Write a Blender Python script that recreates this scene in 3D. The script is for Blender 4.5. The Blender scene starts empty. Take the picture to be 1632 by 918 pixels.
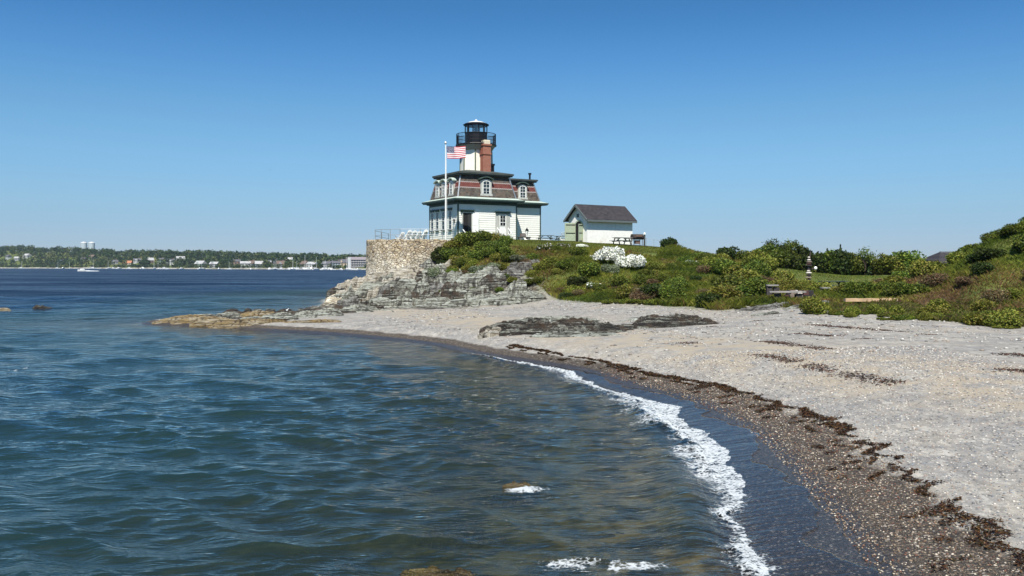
import bpy, bmesh, math, random
import numpy as np
from mathutils import Vector, Matrix
R = math.radians
SC = bpy.context.scene
COL = SC.collection
random.seed(7)
RNG = np.random.default_rng(11)

# ------------------------------------------------------------------ camera
CAM_H = 3.8
FPX = 1413.0
PITCH = math.atan(35.0 / FPX)
cam_d = bpy.data.cameras.new('camera'); cam = bpy.data.objects.new('camera', cam_d); COL.objects.link(cam)
cam.location = (0, 0, CAM_H); cam.rotation_euler = (R(90) - PITCH, 0, 0)
cam_d.sensor_width = 36; cam_d.lens = 36 * FPX / 1632
cam_d.clip_start = 0.1; cam_d.clip_end = 40000
SC.camera = cam

def ray(px, py):
    a = (px - 816) / FPX; b = (459 - py) / FPX
    c, s = math.cos(PITCH), math.sin(PITCH)
    return a, c + b * s, b * c - s
def AY(px, Y, z=None):
    """x of pixel column px at depth Y"""
    return (px - 816) / FPX * Y
def AT(px, py, Y):
    a, d, e = ray(px, py)
    return (a / d * Y, Y, CAM_H + e / d * Y)
def ZAT(py, Y):
    return AT(816, py, Y)[2]

# ------------------------------------------------------------------ noise (numpy)
def _h(ix, iy, iz, seed):
    n = (ix * 374761393 + iy * 668265263 + iz * 2147483647 + seed * 1274126177) & 0xffffffff
    n = ((n ^ (n >> 13)) * 1274126177) & 0xffffffff
    n = (n ^ (n >> 16)) & 0xffffffff
    return n.astype(np.float64) / 4294967295.0
def vn(x, y, seed=0, z=None):
    x = np.asarray(x, float); y = np.asarray(y, float)
    xi = np.floor(x).astype(np.int64); yi = np.floor(y).astype(np.int64)
    fx = x - xi; fy = y - yi
    fx = fx * fx * (3 - 2 * fx); fy = fy * fy * (3 - 2 * fy)
    if z is None:
        z0 = np.zeros_like(xi)
        a = _h(xi, yi, z0, seed); b = _h(xi + 1, yi, z0, seed); c = _h(xi, yi + 1, z0, seed); d = _h(xi + 1, yi + 1, z0, seed)
        return (a * (1 - fx) + b * fx) * (1 - fy) + (c * (1 - fx) + d * fx) * fy
    z = np.asarray(z, float); zi = np.floor(z).astype(np.int64); fz = z - zi; fz = fz * fz * (3 - 2 * fz)
    def lay(k):
        a = _h(xi, yi, k, seed); b = _h(xi + 1, yi, k, seed); c = _h(xi, yi + 1, k, seed); d = _h(xi + 1, yi + 1, k, seed)
        return (a * (1 - fx) + b * fx) * (1 - fy) + (c * (1 - fx) + d * fx) * fy
    return lay(zi) * (1 - fz) + lay(zi + 1) * fz
def fbm(x, y, seed=0, oct=4, z=None, gain=0.5):
    s = 0; a = 1; t = 0
    for i in range(oct):
        f = 2.03 ** i
        s = s + a * (vn(x * f + 17.3 * i, y * f + 5.1 * i, seed + i, None if z is None else z * f) - 0.5)
        t += a; a *= gain
    return s / t * 2
def sstep(a, b, x):
    t = np.clip((x - a) / (b - a), 0, 1)
    return t * t * (3 - 2 * t)

# ------------------------------------------------------------------ object helpers
def tag(o, label=None, cat=None, group=None, kind=None):
    if label: o['label'] = label
    if cat: o['category'] = cat
    if group: o['group'] = group
    if kind: o['kind'] = kind
    return o
def empty(name, loc, rz=0.0, label=None, cat=None, group=None):
    o = bpy.data.objects.new(name, None); COL.objects.link(o)
    o.location = loc; o.rotation_euler = (0, 0, rz)
    o.empty_display_size = 0.3
    return tag(o, label, cat, group)
def copy_tree(o, parent=None):
    c = o.copy(); COL.objects.link(c); c.parent = parent
    for ch in list(o.children): copy_tree(ch, c)
    return c
def npmesh(name, V, F, mats, parent=None, smooth=False, attrs=None, midx=None, colors=None):
    """V (n,3), F (m,k) array with k = 3 or 4"""
    V = np.asarray(V, np.float32); F = np.asarray(F, np.int32); k = F.shape[1]
    me = bpy.data.meshes.new(name)
    me.vertices.add(len(V)); me.vertices.foreach_set('co', V.ravel())
    me.loops.add(F.size); me.loops.foreach_set('vertex_index', F.ravel())
    me.polygons.add(len(F)); me.polygons.foreach_set('loop_start', np.arange(0, F.size, k, dtype=np.int32))
    try: me.polygons.foreach_set('loop_total', np.full(len(F), k, np.int32))
    except Exception: pass
    me.update(calc_edges=True)
    if smooth: me.polygons.foreach_set('use_smooth', np.ones(len(F), bool))
    if midx is not None: me.polygons.foreach_set('material_index', np.asarray(midx, np.int32))
    for an, av in (attrs or {}).items():
        a = me.attributes.new(an, 'FLOAT', 'POINT'); a.data.foreach_set('value', np.asarray(av, np.float32))
    if colors is not None:
        a = me.attributes.new('col', 'FLOAT_COLOR', 'POINT')
        c = np.ones((len(V), 4), np.float32); c[:, :3] = colors; a.data.foreach_set('color', c.ravel())
    for m in (mats if isinstance(mats, (list, tuple)) else [mats]): me.materials.append(m)
    me.validate(verbose=False)
    o = bpy.data.objects.new(name, me); COL.objects.link(o)
    if parent: o.parent = parent
    return o

class MB:
    """collects simple solids; build() links them as one mesh object"""
    def __init__(s): s.v = []; s.f = []; s.m = []; s.cm = 0
    def add(s, vs, fs):
        n = len(s.v); s.v += [tuple(p) for p in vs]
        for f in fs: s.f.append([n + i for i in f]); s.m.append(s.cm)
        return s
    def box(s, x0, x1, y0, y1, z0, z1, M=None):
        vs = [(x, y, z) for z in (z0, z1) for y in (y0, y1) for x in (x0, x1)]
        if M is not None: vs = [M @ Vector(p) for p in vs]
        return s.add(vs, [(0, 2, 3, 1), (4, 5, 7, 6), (0, 1, 5, 4), (2, 6, 7, 3), (0, 4, 6, 2), (1, 3, 7, 5)])
    def bar(s, a, b, w, h=None, up=(0, 0, 1)):
        """rectangular bar from a to b"""
        h = h or w; a = Vector(a); b = Vector(b); d = (b - a); L = d.length
        if L < 1e-6: return s
        d.normalize(); u = Vector(up)
        if abs(d.dot(u)) > 0.98: u = Vector((1, 0, 0))
        x = d.cross(u).normalized(); y = x.cross(d)
        vs = [p + x * (i * w / 2) + y * (j * h / 2) for p in (a, b) for (i, j) in ((-1, -1), (1, -1), (1, 1), (-1, 1))]
        return s.add(vs, [(3, 2, 1, 0), (4, 5, 6, 7), (0, 1, 5, 4), (1, 2, 6, 5), (2, 3, 7, 6), (3, 0, 4, 7)])
    def tube(s, a, b, r, r2=None, n=8, cap=True):
        r2 = r if r2 is None else r2; a = Vector(a); b = Vector(b); d = (b - a).normalized()
        u = Vector((0, 0, 1)) if abs(d.z) < 0.9 else Vector((1, 0, 0))
        x = d.cross(u).normalized(); y = x.cross(d)
        vs = []
        for p, q in ((a, r), (b, r2)):
            for i in range(n):
                t = 2 * math.pi * i / n; vs.append(p + x * (q * math.cos(t)) + y * (q * math.sin(t)))
        fs = [(i, (i + 1) % n, n + (i + 1) % n, n + i) for i in range(n)]
        if cap: fs += [tuple(range(n))[::-1], tuple(range(n, 2 * n))]
        return s.add(vs, fs)
    def lathe(s, cx, cy, prof, n=16, a0=0.0, capb=True, capt=True):
        vs = []
        for (r, z) in prof:
            for i in range(n):
                t = a0 + 2 * math.pi * i / n; vs.append((cx + r * math.cos(t), cy + r * math.sin(t), z))
        fs = []
        for k in range(len(prof) - 1):
            for i in range(n):
                j = (i + 1) % n; fs.append((k * n + i, k * n + j, (k + 1) * n + j, (k + 1) * n + i))
        if capb: fs.append(tuple(range(n))[::-1])
        if capt: fs.append(tuple(range((len(prof) - 1) * n, len(prof) * n)))
        return s.add(vs, fs)
    def prism(s, poly, d0, d1, axis='y'):
        """poly: 2-D points in the plane, extruded along axis"""
        def P(p, d):
            if axis == 'y': return (p[0], d, p[1])
            if axis == 'x': return (d, p[0], p[1])
            return (p[0], p[1], d)
        n = len(poly); vs = [P(p, d0) for p in poly] + [P(p, d1) for p in poly]
        fs = [(i, (i + 1) % n, n + (i + 1) % n, n + i) for i in range(n)] + [tuple(range(n))[::-1], tuple(range(n, 2 * n))]
        return s.add(vs, fs)
    def build(s, name, mats, parent=None, smooth=False, fixn=True):
        me = bpy.data.meshes.new(name); me.from_pydata([tuple(p) for p in s.v], [], s.f); me.update()
        for m in (mats if isinstance(mats, (list, tuple)) else [mats]): me.materials.append(m)
        if any(s.m): me.polygons.foreach_set('material_index', np.array(s.m, np.int32))
        if fixn:
            bm = bmesh.new(); bm.from_mesh(me); bmesh.ops.recalc_face_normals(bm, faces=bm.faces); bm.to_mesh(me); bm.free()
        if smooth: me.polygons.foreach_set('use_smooth', np.ones(len(me.polygons), bool))
        o = bpy.data.objects.new(name, me); COL.objects.link(o)
        if parent: o.parent = parent
        return o

# ------------------------------------------------------------------ material helpers
class NT:
    def __init__(s, name):
        s.m = bpy.data.materials.new(name); s.m.use_nodes = True; s.t = s.m.node_tree; s.t.nodes.clear()
        s.out = s.t.nodes.new('ShaderNodeOutputMaterial')
    def n(s, typ, inp=None, **kw):
        nd = s.t.nodes.new('ShaderNode' + typ)
        for k, v in kw.items(): setattr(nd, k, v)
        for k, v in (inp or {}).items(): s.set(nd.inputs[k], v)
        return nd
    def set(s, sock, v):
        if isinstance(v, bpy.types.NodeSocket): s.t.links.new(v, sock)
        elif isinstance(v, bpy.types.Node): s.t.links.new(v.outputs[0], sock)
        elif isinstance(v, (tuple, list)) and sock.type == 'RGBA' and len(v) == 3: sock.default_value = (*v, 1)
        else: sock.default_value = v
    def M(s, op, a, b=None, c=None, clamp=False):
        nd = s.t.nodes.new('ShaderNodeMath'); nd.operation = op; nd.use_clamp = clamp
        s.set(nd.inputs[0], a)
        if b is not None: s.set(nd.inputs[1], b)
        if c is not None: s.set(nd.inputs[2], c)
        return nd.outputs[0]
    def mix(s, f, a, b, bt='MIX'):
        nd = s.t.nodes.new('ShaderNodeMix'); nd.data_type = 'RGBA'; nd.blend_type = bt
        s.set(nd.inputs[0], f); s.set(nd.inputs[6], a); s.set(nd.inputs[7], b)
        return nd.outputs[2]
    def step(s, a, b, x):
        nd = s.t.nodes.new('ShaderNodeMapRange'); nd.interpolation_type = 'SMOOTHSTEP'
        s.set(nd.inputs[0], x); s.set(nd.inputs[1], a); s.set(nd.inputs[2], b); nd.inputs[3].default_value = 0; nd.inputs[4].default_value = 1
        return nd.outputs[0]
    def pos(s, scale=None, obj=False):
        v = s.n('TexCoord').outputs['Object'] if obj else s.n('NewGeometry').outputs['Position']
        if scale is not None:
            mp = s.n('Mapping', {'Vector': v, 'Scale': scale}); v = mp.outputs[0]
        return v
    def noise(s, vec, scale, detail=4, rough=0.55, out='Fac'):
        return s.n('TexNoise', {'Vector': vec, 'Scale': scale, 'Detail': detail, 'Roughness': rough}).outputs[out]
    def vor(s, vec, scale, feature='F1', out='Distance', rnd=1.0):
        nd = s.n('TexVoronoi', feature=feature); s.set(nd.inputs['Vector'], vec); s.set(nd.inputs['Scale'], scale)
        if 'Randomness' in nd.inputs: nd.inputs['Randomness'].default_value = rnd
        return nd.outputs[out]
    def attr(s, name, out='Fac'):
        return s.n('Attribute', attribute_name=name).outputs[out]
    def ramp(s, fac, stops, interp='LINEAR'):
        nd = s.n('ValToRGB'); cr = nd.color_ramp; cr.interpolation = interp
        while len(cr.elements) > 1: cr.elements.remove(cr.elements[-1])
        cr.elements[0].position = stops[0][0]; cr.elements[0].color = (*stops[0][1], 1)
        for p, c in stops[1:]:
            e = cr.elements.new(p); e.color = (*c, 1)
        s.set(nd.inputs[0], fac); return nd.outputs[0]
    def bump(s, h, strength=0.5, dist=0.02, normal=None):
        nd = s.n('Bump', {'Height': h, 'Strength': strength, 'Distance': dist})
        if normal is not None: s.set(nd.inputs['Normal'], normal)
        return nd.outputs[0]
    def bsdf(s, col, rough=0.6, normal=None, spec=0.5, metal=0.0, trans=None):
        b = s.n('BsdfPrincipled', {'Base Color': col, 'Roughness': rough, 'Specular IOR Level': spec, 'Metallic': metal})
        if normal is not None: s.set(b.inputs['Normal'], normal)
        return b.outputs[0]
    def done(s, sh):
        s.t.links.new(sh, s.out.inputs['Surface']); return s.m

def m_paint(name, col, rough=0.5, var=0.12, scale=6.0, bump=0.15, spec=0.4, metal=0.0, dirt=None):
    n = NT(name); p = n.pos(obj=True)
    f = n.noise(p, scale, 5, 0.65)
    c = n.mix(n.step(0.3, 0.75, f), tuple(x * (1 - var) for x in col), tuple(min(1, x * (1 + var)) for x in col))
    if dirt: c = n.mix(n.M('MULTIPLY', n.step(0.52, 0.75, n.noise(p, scale * 0.37, 6, 0.7)), 0.5), c, dirt)
    g = n.noise(p, scale * 8, 3)
    return n.done(n.bsdf(c, rough, n.bump(g, bump, 0.01), spec, metal))

def worley(x, y, seed):
    """nearest jittered cell: random value of the cell, and distance to its border"""
    x = np.asarray(x, float); y = np.asarray(y, float); xi = np.floor(x).astype(np.int64); yi = np.floor(y).astype(np.int64); z0 = np.zeros_like(xi)
    d1 = np.full(x.shape, 9.); d2 = d1.copy(); idv = np.zeros(x.shape); cx = idv.copy(); cy = idv.copy()
    for i in (-1, 0, 1):
        for j in (-1, 0, 1):
            px = xi + i + _h(xi + i, yi + j, z0, seed) * .9; py = yi + j + _h(xi + i, yi + j, z0, seed + 5) * .9
            d = np.hypot(x - px, y - py); v = _h(xi + i, yi + j, z0, seed + 9)
            c = d < d1; d2 = np.where(c, d1, np.minimum(d2, d)); idv = np.where(c, v, idv); cx = np.where(c, px, cx); cy = np.where(c, py, cy); d1 = np.where(c, d, d1)
    return idv, d2 - d1, x - cx, y - cy
# ------------------------------------------------------------------ light
SUN_EL, SUN_AZ = 57.5, 184.0       # azimuth of the sun, degrees clockwise from +Y
w = bpy.data.worlds.new('World'); SC.world = w; w.use_nodes = True
nt = w.node_tree; nt.nodes.clear()
sky = nt.nodes.new('ShaderNodeTexSky'); sky.sky_type = 'NISHITA'; sky.sun_disc = False
sky.sun_elevation = R(SUN_EL); sky.sun_rotation = R(SUN_AZ)
sky.air_density = 1.0; sky.dust_density = 0.0; sky.ozone_density = 1.0; sky.altitude = 0
bg = nt.nodes.new('ShaderNodeBackground'); bg.inputs['Strength'].default_value = 0.080
ow = nt.nodes.new('ShaderNodeOutputWorld')
hs = nt.nodes.new('ShaderNodeHueSaturation'); hs.inputs['Saturation'].default_value = 1.25; hs.inputs['Value'].default_value = 1.0; nt.links.new(sky.outputs[0], hs.inputs['Color']); tc = nt.nodes.new('ShaderNodeTexCoord'); sx = nt.nodes.new('ShaderNodeSeparateXYZ'); nt.links.new(tc.outputs['Generated'], sx.inputs[0])
crn = nt.nodes.new("ShaderNodeValToRGB"); cr = crn.color_ramp
_tint = [(0.0, (.36, .50, .98)), (.055, (.41, .55, .82)), (.11, (.52, .70, .88)), (.17, (.56, .77, .90)), (.225, (.46, .74, .93)), (.29, (.38, .67, .83)), (.42, (.64, .86, .92)), (.75, (.80, .94, .92))]
cr.interpolation = 'CARDINAL'; cr.elements[0].position = 0; cr.elements[0].color = (*_tint[0][1], 1); cr.elements[1].position = .75; cr.elements[1].color = (*_tint[-1][1], 1)
for p_, c_ in _tint[1:-1]:
    e_ = cr.elements.new(p_); e_.color = (*c_, 1)
mxs = nt.nodes.new('ShaderNodeMix'); mxs.data_type = 'RGBA'; mxs.blend_type = 'MULTIPLY'; mxs.inputs[0].default_value = 1
nt.links.new(sx.outputs[2], crn.inputs[0]); nt.links.new(hs.outputs[0], mxs.inputs[6]); nt.links.new(crn.outputs[0], mxs.inputs[7]); nt.links.new(mxs.outputs[2], bg.inputs[0])
nt.links.new(bg.outputs[0], ow.inputs[0])
sd = bpy.data.lights.new('sun', 'SUN'); sd.energy = 4.9; sd.angle = R(0.53); sd.color = (1.0, 0.96, 0.88)
so = bpy.data.objects.new('sun', sd); COL.objects.link(so)
az = R(SUN_AZ); el = R(SUN_EL)
sv = Vector((math.sin(az) * math.cos(el), math.cos(az) * math.cos(el), math.sin(el)))
so.rotation_euler = sv.to_track_quat('Z', 'Y').to_euler(); so.location = sv * 200
SC.view_settings.view_transform = 'Standard'; SC.view_settings.look = 'None'
SC.view_settings.exposure = 0.62; SC.view_settings.gamma = 1.0
try: SC.view_settings.use_curve_mapping = False
except Exception: pass
SC.cycles.max_bounces = 6; SC.cycles.transparent_max_bounces = 12; SC.cycles.caustics_reflective = False; SC.cycles.caustics_refractive = False
SC.cycles.use_denoising = True

# ------------------------------------------------------------------ plan layout
SHORE0 = [(2.0, -60), (2.4, -20), (2.8, 0), (3.0, 8), (3.1, 10.9), (3.3, 12.5), (3.55, 14.5), (3.75, 16.5), (4.0, 20), (3.8, 23.8), (2.9, 27), (1.9, 31), (0.8, 33.5),
         (-1.5, 38), (-3.4, 42), (-5.5, 44.8), (-8.6, 48), (-11.5, 50.3), (-14.5, 52.0), (-18.5, 54.8), (-23.6, 58), (-24.8, 60), (-22.5, 64), (-19.5, 66.5), (-17.5, 71),
         (-17.2, 78), (-18.0, 86), (-19.0, 94), (-21, 104), (-21, 118), (-12, 135), (20, 150), (100, 170), (220, 160), (260, 60), (240, -60)]
def smooth_poly(P, n=6):
    P = np.array(P, float); N = len(P); out = []
    for i in range(N):
        p0, p1, p2, p3 = P[i - 1], P[i], P[(i + 1) % N], P[(i + 2) % N]
        for k in range(n):
            t = k / n
            out.append(0.5 * ((2 * p1) + (-p0 + p2) * t + (2 * p0 - 5 * p1 + 4 * p2 - p3) * t * t + (-p0 + 3 * p1 - 3 * p2 + p3) * t ** 3))
    return np.array(out)
SHORE = smooth_poly(SHORE0, 4)
class Field:
    """bilinear lookup of a slow plan-view function inside the cove, direct evaluation outside"""
    X0, X1, Y0, Y1, H = -46., 62., 2., 128., .25
    def __init__(s, fn):
        s.fn = fn; s.xs = np.arange(s.X0, s.X1, s.H); s.ys = np.arange(s.Y0, s.Y1, s.H)
        gx_, gy_ = np.meshgrid(s.xs, s.ys); s.g = fn(gx_.ravel(), gy_.ravel()).reshape(gx_.shape)
    def __call__(s, X, Y):
        X = np.asarray(X, float).ravel(); Y = np.asarray(Y, float).ravel(); out = np.empty(len(X))
        ins = (X > s.X0) & (X < s.X1 - 2 * s.H) & (Y > s.Y0) & (Y < s.Y1 - 2 * s.H)
        u = (X[ins] - s.X0) / s.H; v = (Y[ins] - s.Y0) / s.H; i = u.astype(int); j = v.astype(int); u -= i; v -= j; g = s.g
        out[ins] = (g[j, i] * (1 - u) + g[j, i + 1] * u) * (1 - v) + (g[j + 1, i] * (1 - u) + g[j + 1, i + 1] * u) * v
        if (~ins).any(): out[~ins] = s.fn(X[~ins], Y[~ins])
        return out
_FC = {}
def poly_sd(P, X, Y):
    if id(P) not in _FC: _FC[id(P)] = Field(lambda a, b, P=P: poly_sd_raw(P, a, b))
    return _FC[id(P)](X, Y)
def poly_sd_raw(P, X, Y, far=None):
    """signed distance, positive inside"""
    X = np.asarray(X, float).ravel(); Y = np.asarray(Y, float).ravel()
    out = np.empty(len(X)); A = P; B = np.roll(P, -1, 0)
    for s in range(0, len(X), 20000):
        x = X[s:s + 20000, None]; y = Y[s:s + 20000, None]
        dx = B[:, 0] - A[:, 0]; dy = B[:, 1] - A[:, 1]
        t = np.clip(((x - A[:, 0]) * dx + (y - A[:, 1]) * dy) / (dx * dx + dy * dy + 1e-12), 0, 1)
        d2 = (x - A[:, 0] - t * dx) ** 2 + (y - A[:, 1] - t * dy) ** 2
        d = np.sqrt(d2.min(1))
        c = ((A[:, 1] > y) != (B[:, 1] > y)) & (x < dx * (y - A[:, 1]) / (dy + 1e-12) + A[:, 0])
        ins = (c.sum(1) % 2) == 1
        out[s:s + 20000] = np.where(ins, d, -d)
    return out
VEG = np.array([(-7.7, 86), (-5.6, 83), (-5.4, 80.0), (-3.0, 78.6), (-.9, 78.4), (1.6, 74), (3.1, 68), (7, 60.5), (9.3, 56), (10.8, 53), (12.3, 50.5), (13.4, 51.5), (14.9, 50.5), (15.8, 47.5), (18.0, 44.5), (19.8, 41.5), (22.2, 38.8),
                (30, 33.5), (40, 28), (120, 0), (220, 20), (220, 150), (100, 160), (20, 140), (-10, 125), (-15, 112), (-14.8, 95), (-14.4, 90.5), (-12, 88.6), (-9.5, 87.8)], float)
LAWN = np.array([(-15, 89), (-9, 88.6), (-5.2, 88.4), (-3.0, 85.2), (2.5, 81.6), (8, 80.2), (12.8, 80.2), (15, 85), (16, 96), (12, 112), (-14, 112)], float)
LAWN2 = np.array([(20.6, 66), (26, 61), (30, 66), (33, 80), (34, 88.5), (26.5, 89), (23.0, 84), (20.5, 74)], float)
MOUND = np.array([(22.8, 56), (22.2, 46), (24, 40.5), (30, 36), (45, 32), (60, 50), (50, 72), (34, 66), (27, 62)], float)
CP = [(-10, 94, 5.4), (-9.5, 86.3, 3.5), (-13, 86.6, 2.7), (-4.6, 88.6, 6.33), (-5.6, 93, 6.37), (0, 92, 6.37), (3, 96, 6.37), (6, 95, 6.25), (3, 104, 6.37), (-8, 104, 6.37), (11, 100, 5.9), (10, 90, 6.0), (7.5, 88, 6.08),
      (-3.4, 86.5, 6.2), (1, 86.5, 6.25), (5.2, 86, 6.15), (-5.0, 85.5, 5.5), (-4, 83.5, 4.6),
      (4.8, 80, 5.16), (4.6, 77, 4.56), (4.4, 73, 3.05), (4.1, 69, 1.6), (3.8, 64, 0.95), (-1, 82.5, 5.3), (-1.5, 79, 3.6), (-1.5, 76, 2.3), (-1.5, 73, 1.2), (-1.5, 70, .75),
      (-6.5, 85, 4.6), (-6.6, 82, 3.6), (-6.6, 79, 2.8), (-6.6, 75.5, 1.4), (-6.5, 72, .65), (-11, 85, 2.9), (-11, 81, 2.0), (-11, 77, 1.2), (-11, 73.5, .5), (-15, 88, 2.3), (-15, 84, 1.5), (-15.6, 79, .7), (-16.5, 90, 1.9), (-18, 96, 1.2), (-18, 108, 1.2),
      (14.7, 85, 5.5), (13.6, 79, 4.3), (12.4, 72, 3.05), (10.7, 62, 1.8), (9.5, 55.5, 1.23), (20.6, 78, 4.0), (18.3, 69, 3.0), (15.4, 58, 1.9), (13.2, 50, 1.3),
      (29.1, 85, 3.0), (22.6, 66, 2.4), (18.2, 53, 1.9), (15.8, 46, 1.42), (36.2, 82, 2.87), (27.4, 62, 2.2), (20.8, 47, 1.6), (18.5, 42, 1.25),
      (30, 52, 5.75), (28.3, 49, 4.5), (26.6, 46, 3.2), (24.8, 43, 2.0), (23.1, 40, 1.22), (17.3, 30, 1.15), (12.5, 21.7, 1.1), (28.4, 54, 4.8), (26.1, 54, 3.5), (27.3, 54, 4.15), (25.3, 48.5, 3.2), (27.2, 56.5, 3.3), (24.2, 50, 2.6), (22.8, 47, 1.9),
      (36, 52, 7), (45, 55, 7.4), (45, 42, 3.2), (35, 39, 1.8), (36, 64, 5), (45, 75, 4), (30, 75, 2.8), (45, 100, 3), (30, 110, 3), (15, 105, 4), (24, 95, 3.2), (20, 120, 3), (60, 120, 3), (35, 30, 1.3), (50, 20, 1.5), (20, 0, 1.2), (80, 50, 4), (150, 60, 4), (100, 0, 2), (120, 130, 3),
      (7.3, 11, .95), (9, 6, .95), (8, 15, .95), (12, 12, 1.1), (6.5, 20, .85), (9.3, 29, 1.0), (3.5, 36, .75), (8, 45, .9), (-1, 46, .6), (-4, 52, .5), (-8, 58, .5), (-2, 62, .7), (5, 57, .95), (-10, 66, .42), (-15, 60, .35), (-20, 60, .3), (8, -10, 1.0), (20, -30, 1.2),
      (-22, 61, .3), (12, 50, 1.15), (14, 38, 1.1)]
CPA = np.array(CP)
def _kern(r2): return np.sqrt(r2 + 2.0)
_D = (CPA[:, None, 0] - CPA[None, :, 0]) ** 2 + (CPA[:, None, 1] - CPA[None, :, 1]) ** 2
_K = np.block([[_kern(_D), np.ones((len(CPA), 1))], [np.ones((1, len(CPA))), np.zeros((1, 1))]])
_W = np.linalg.solve(_K, np.append(CPA[:, 2], 0))
def upland_raw(X, Y):
    out = np.empty(len(X))
    for s in range(0, len(X), 20000):
        d = (X[s:s + 20000, None] - CPA[:, 0]) ** 2 + (Y[s:s + 20000, None] - CPA[:, 1]) ** 2
        out[s:s + 20000] = _kern(d) @ _W[:-1] + _W[-1]
    return out
upland = Field(upland_raw)
WALLP = [(-16.6, 112), (-15.6, 100), (-15.0, 93.5), (-14.6, 90.4), (-13.7, 88.6), (-12.3, 87.7), (-10.5, 87.3), (-8.6, 87.2), (-7.0, 87.4), (-5.8, 87.9)]
PLAT = np.array(WALLP + [(-4.5, 89.5), (-3, 100), (-5, 112)], float)
ROCKS_UNDER = [(0.1, 15.3, 1.0, .65, .16), (-1.2, 13.1, 1.0, .7, .02), (-0.9, 11.0, 1.5, .45, .14), (-2.9, 12.2, 1.3, .7, -.08)]
def beach_scale(Y): return 1 - 0.55 * sstep(18, 34, Y)
def terrain(X, Y, full=False):
    X = np.asarray(X, float).ravel(); Y = np.asarray(Y, float).ravel()
    sd = poly_sd(SHORE, X, Y)
    g = beach_scale(Y); s = sd / g
    U = upland(X, Y)
    veg = poly_sd(VEG, X, Y)
    k = 0.14 + 0.5 * sstep(68, 76, Y) * (1 - sstep(10, 40, X))
    zb = k * s
    # soft minimum between beach face and upland
    zz = np.clip(U, 0.15, None); h = 0.18
    t = np.clip(0.5 + 0.5 * (zb - zz) / h, 0, 1)
    z = zb * (1 - t) + zz * t - h * t * (1 - t)
    # sea bed
    dep = np.where(sd < 0, -sd, 0)
    bed = -(0.11 * dep ** 0.85) + 0.05 * fbm(X * .8, Y * .8, 5)
    bed = np.maximum(bed, -3.2)
    m = sstep(0.0, -0.6, sd)
    z = z * (1 - m) + bed * m
    # roughness
    rock = sstep(66, 72, Y) * (1 - sstep(3, 8, X)) * sstep(0.8, -0.8, veg) * sstep(-3, 1, sd)
    sp = sstep(-9, -13, X) * sstep(51, 54, Y) * (1 - sstep(66, 70, Y)) * .35
    rock = np.maximum(rock, 0)
    z = z + 0.03 * fbm(X * .5, Y * .5, 21) * sstep(2, 5, s)
    st = fbm(X * .35 + 3, Y * .9 + 1, 31, 5)
    q = st * 3.2 + z * 1.6 + X * .22
    fr = q - np.floor(q)
    z = z + rock * (0.45 * st + 0.28 * (np.floor(q) - q + sstep(.55, .95, fr)) + .12 * fbm(X * 2.1, Y * 2.1, 44, 3))
    inveg = sstep(-.5, 2.5, veg) * (1 - sstep(-1.5, 1, poly_sd(LAWN, X, Y))) * (1 - sstep(-1.5, 1, poly_sd(LAWN2, X, Y)))
    z = z + inveg * .16 * fbm(X * .45, Y * .45, 61, 4)
    pl = poly_sd(PLAT, X, Y)
    z = np.where(pl > 0, 6.30, z)
    if full: return z, sd, s, veg, rock, q
    return z
def TZ(x, y): return float(terrain([x], [y])[0])

# ------------------------------------------------------------------ polar grids round the viewpoint
def angs():
    return np.concatenate([np.arange(-180, -40, 4.0), np.arange(-38, 38, 0.1), np.arange(40, 180, 4.0)])
def polar(rads):
    A = np.radians(angs()); Rr, AA = np.meshgrid(rads, A, indexing='ij')
    return (Rr * np.sin(AA)).ravel(), (Rr * np.cos(AA)).ravel(), len(rads), len(A)
def grid_faces(nr, na):
    i = np.arange(nr - 1)[:, None]; j = np.arange(na)[None, :]; j2 = (j + 1) % na
    F = np.stack([i * na + j, i * na + j2, (i + 1) * na + j2, (i + 1) * na + j], -1).reshape(-1, 4)
    return F
def radii(r0, r1, kmin, kpix, kmul):
    r = [r0]
    while r[-1] < r1: r.append(r[-1] + max(kmin, min(kpix * r[-1] ** 2 / 3370, kmul * r[-1]), .004 * r[-1]))
    return np.array(r)

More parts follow.
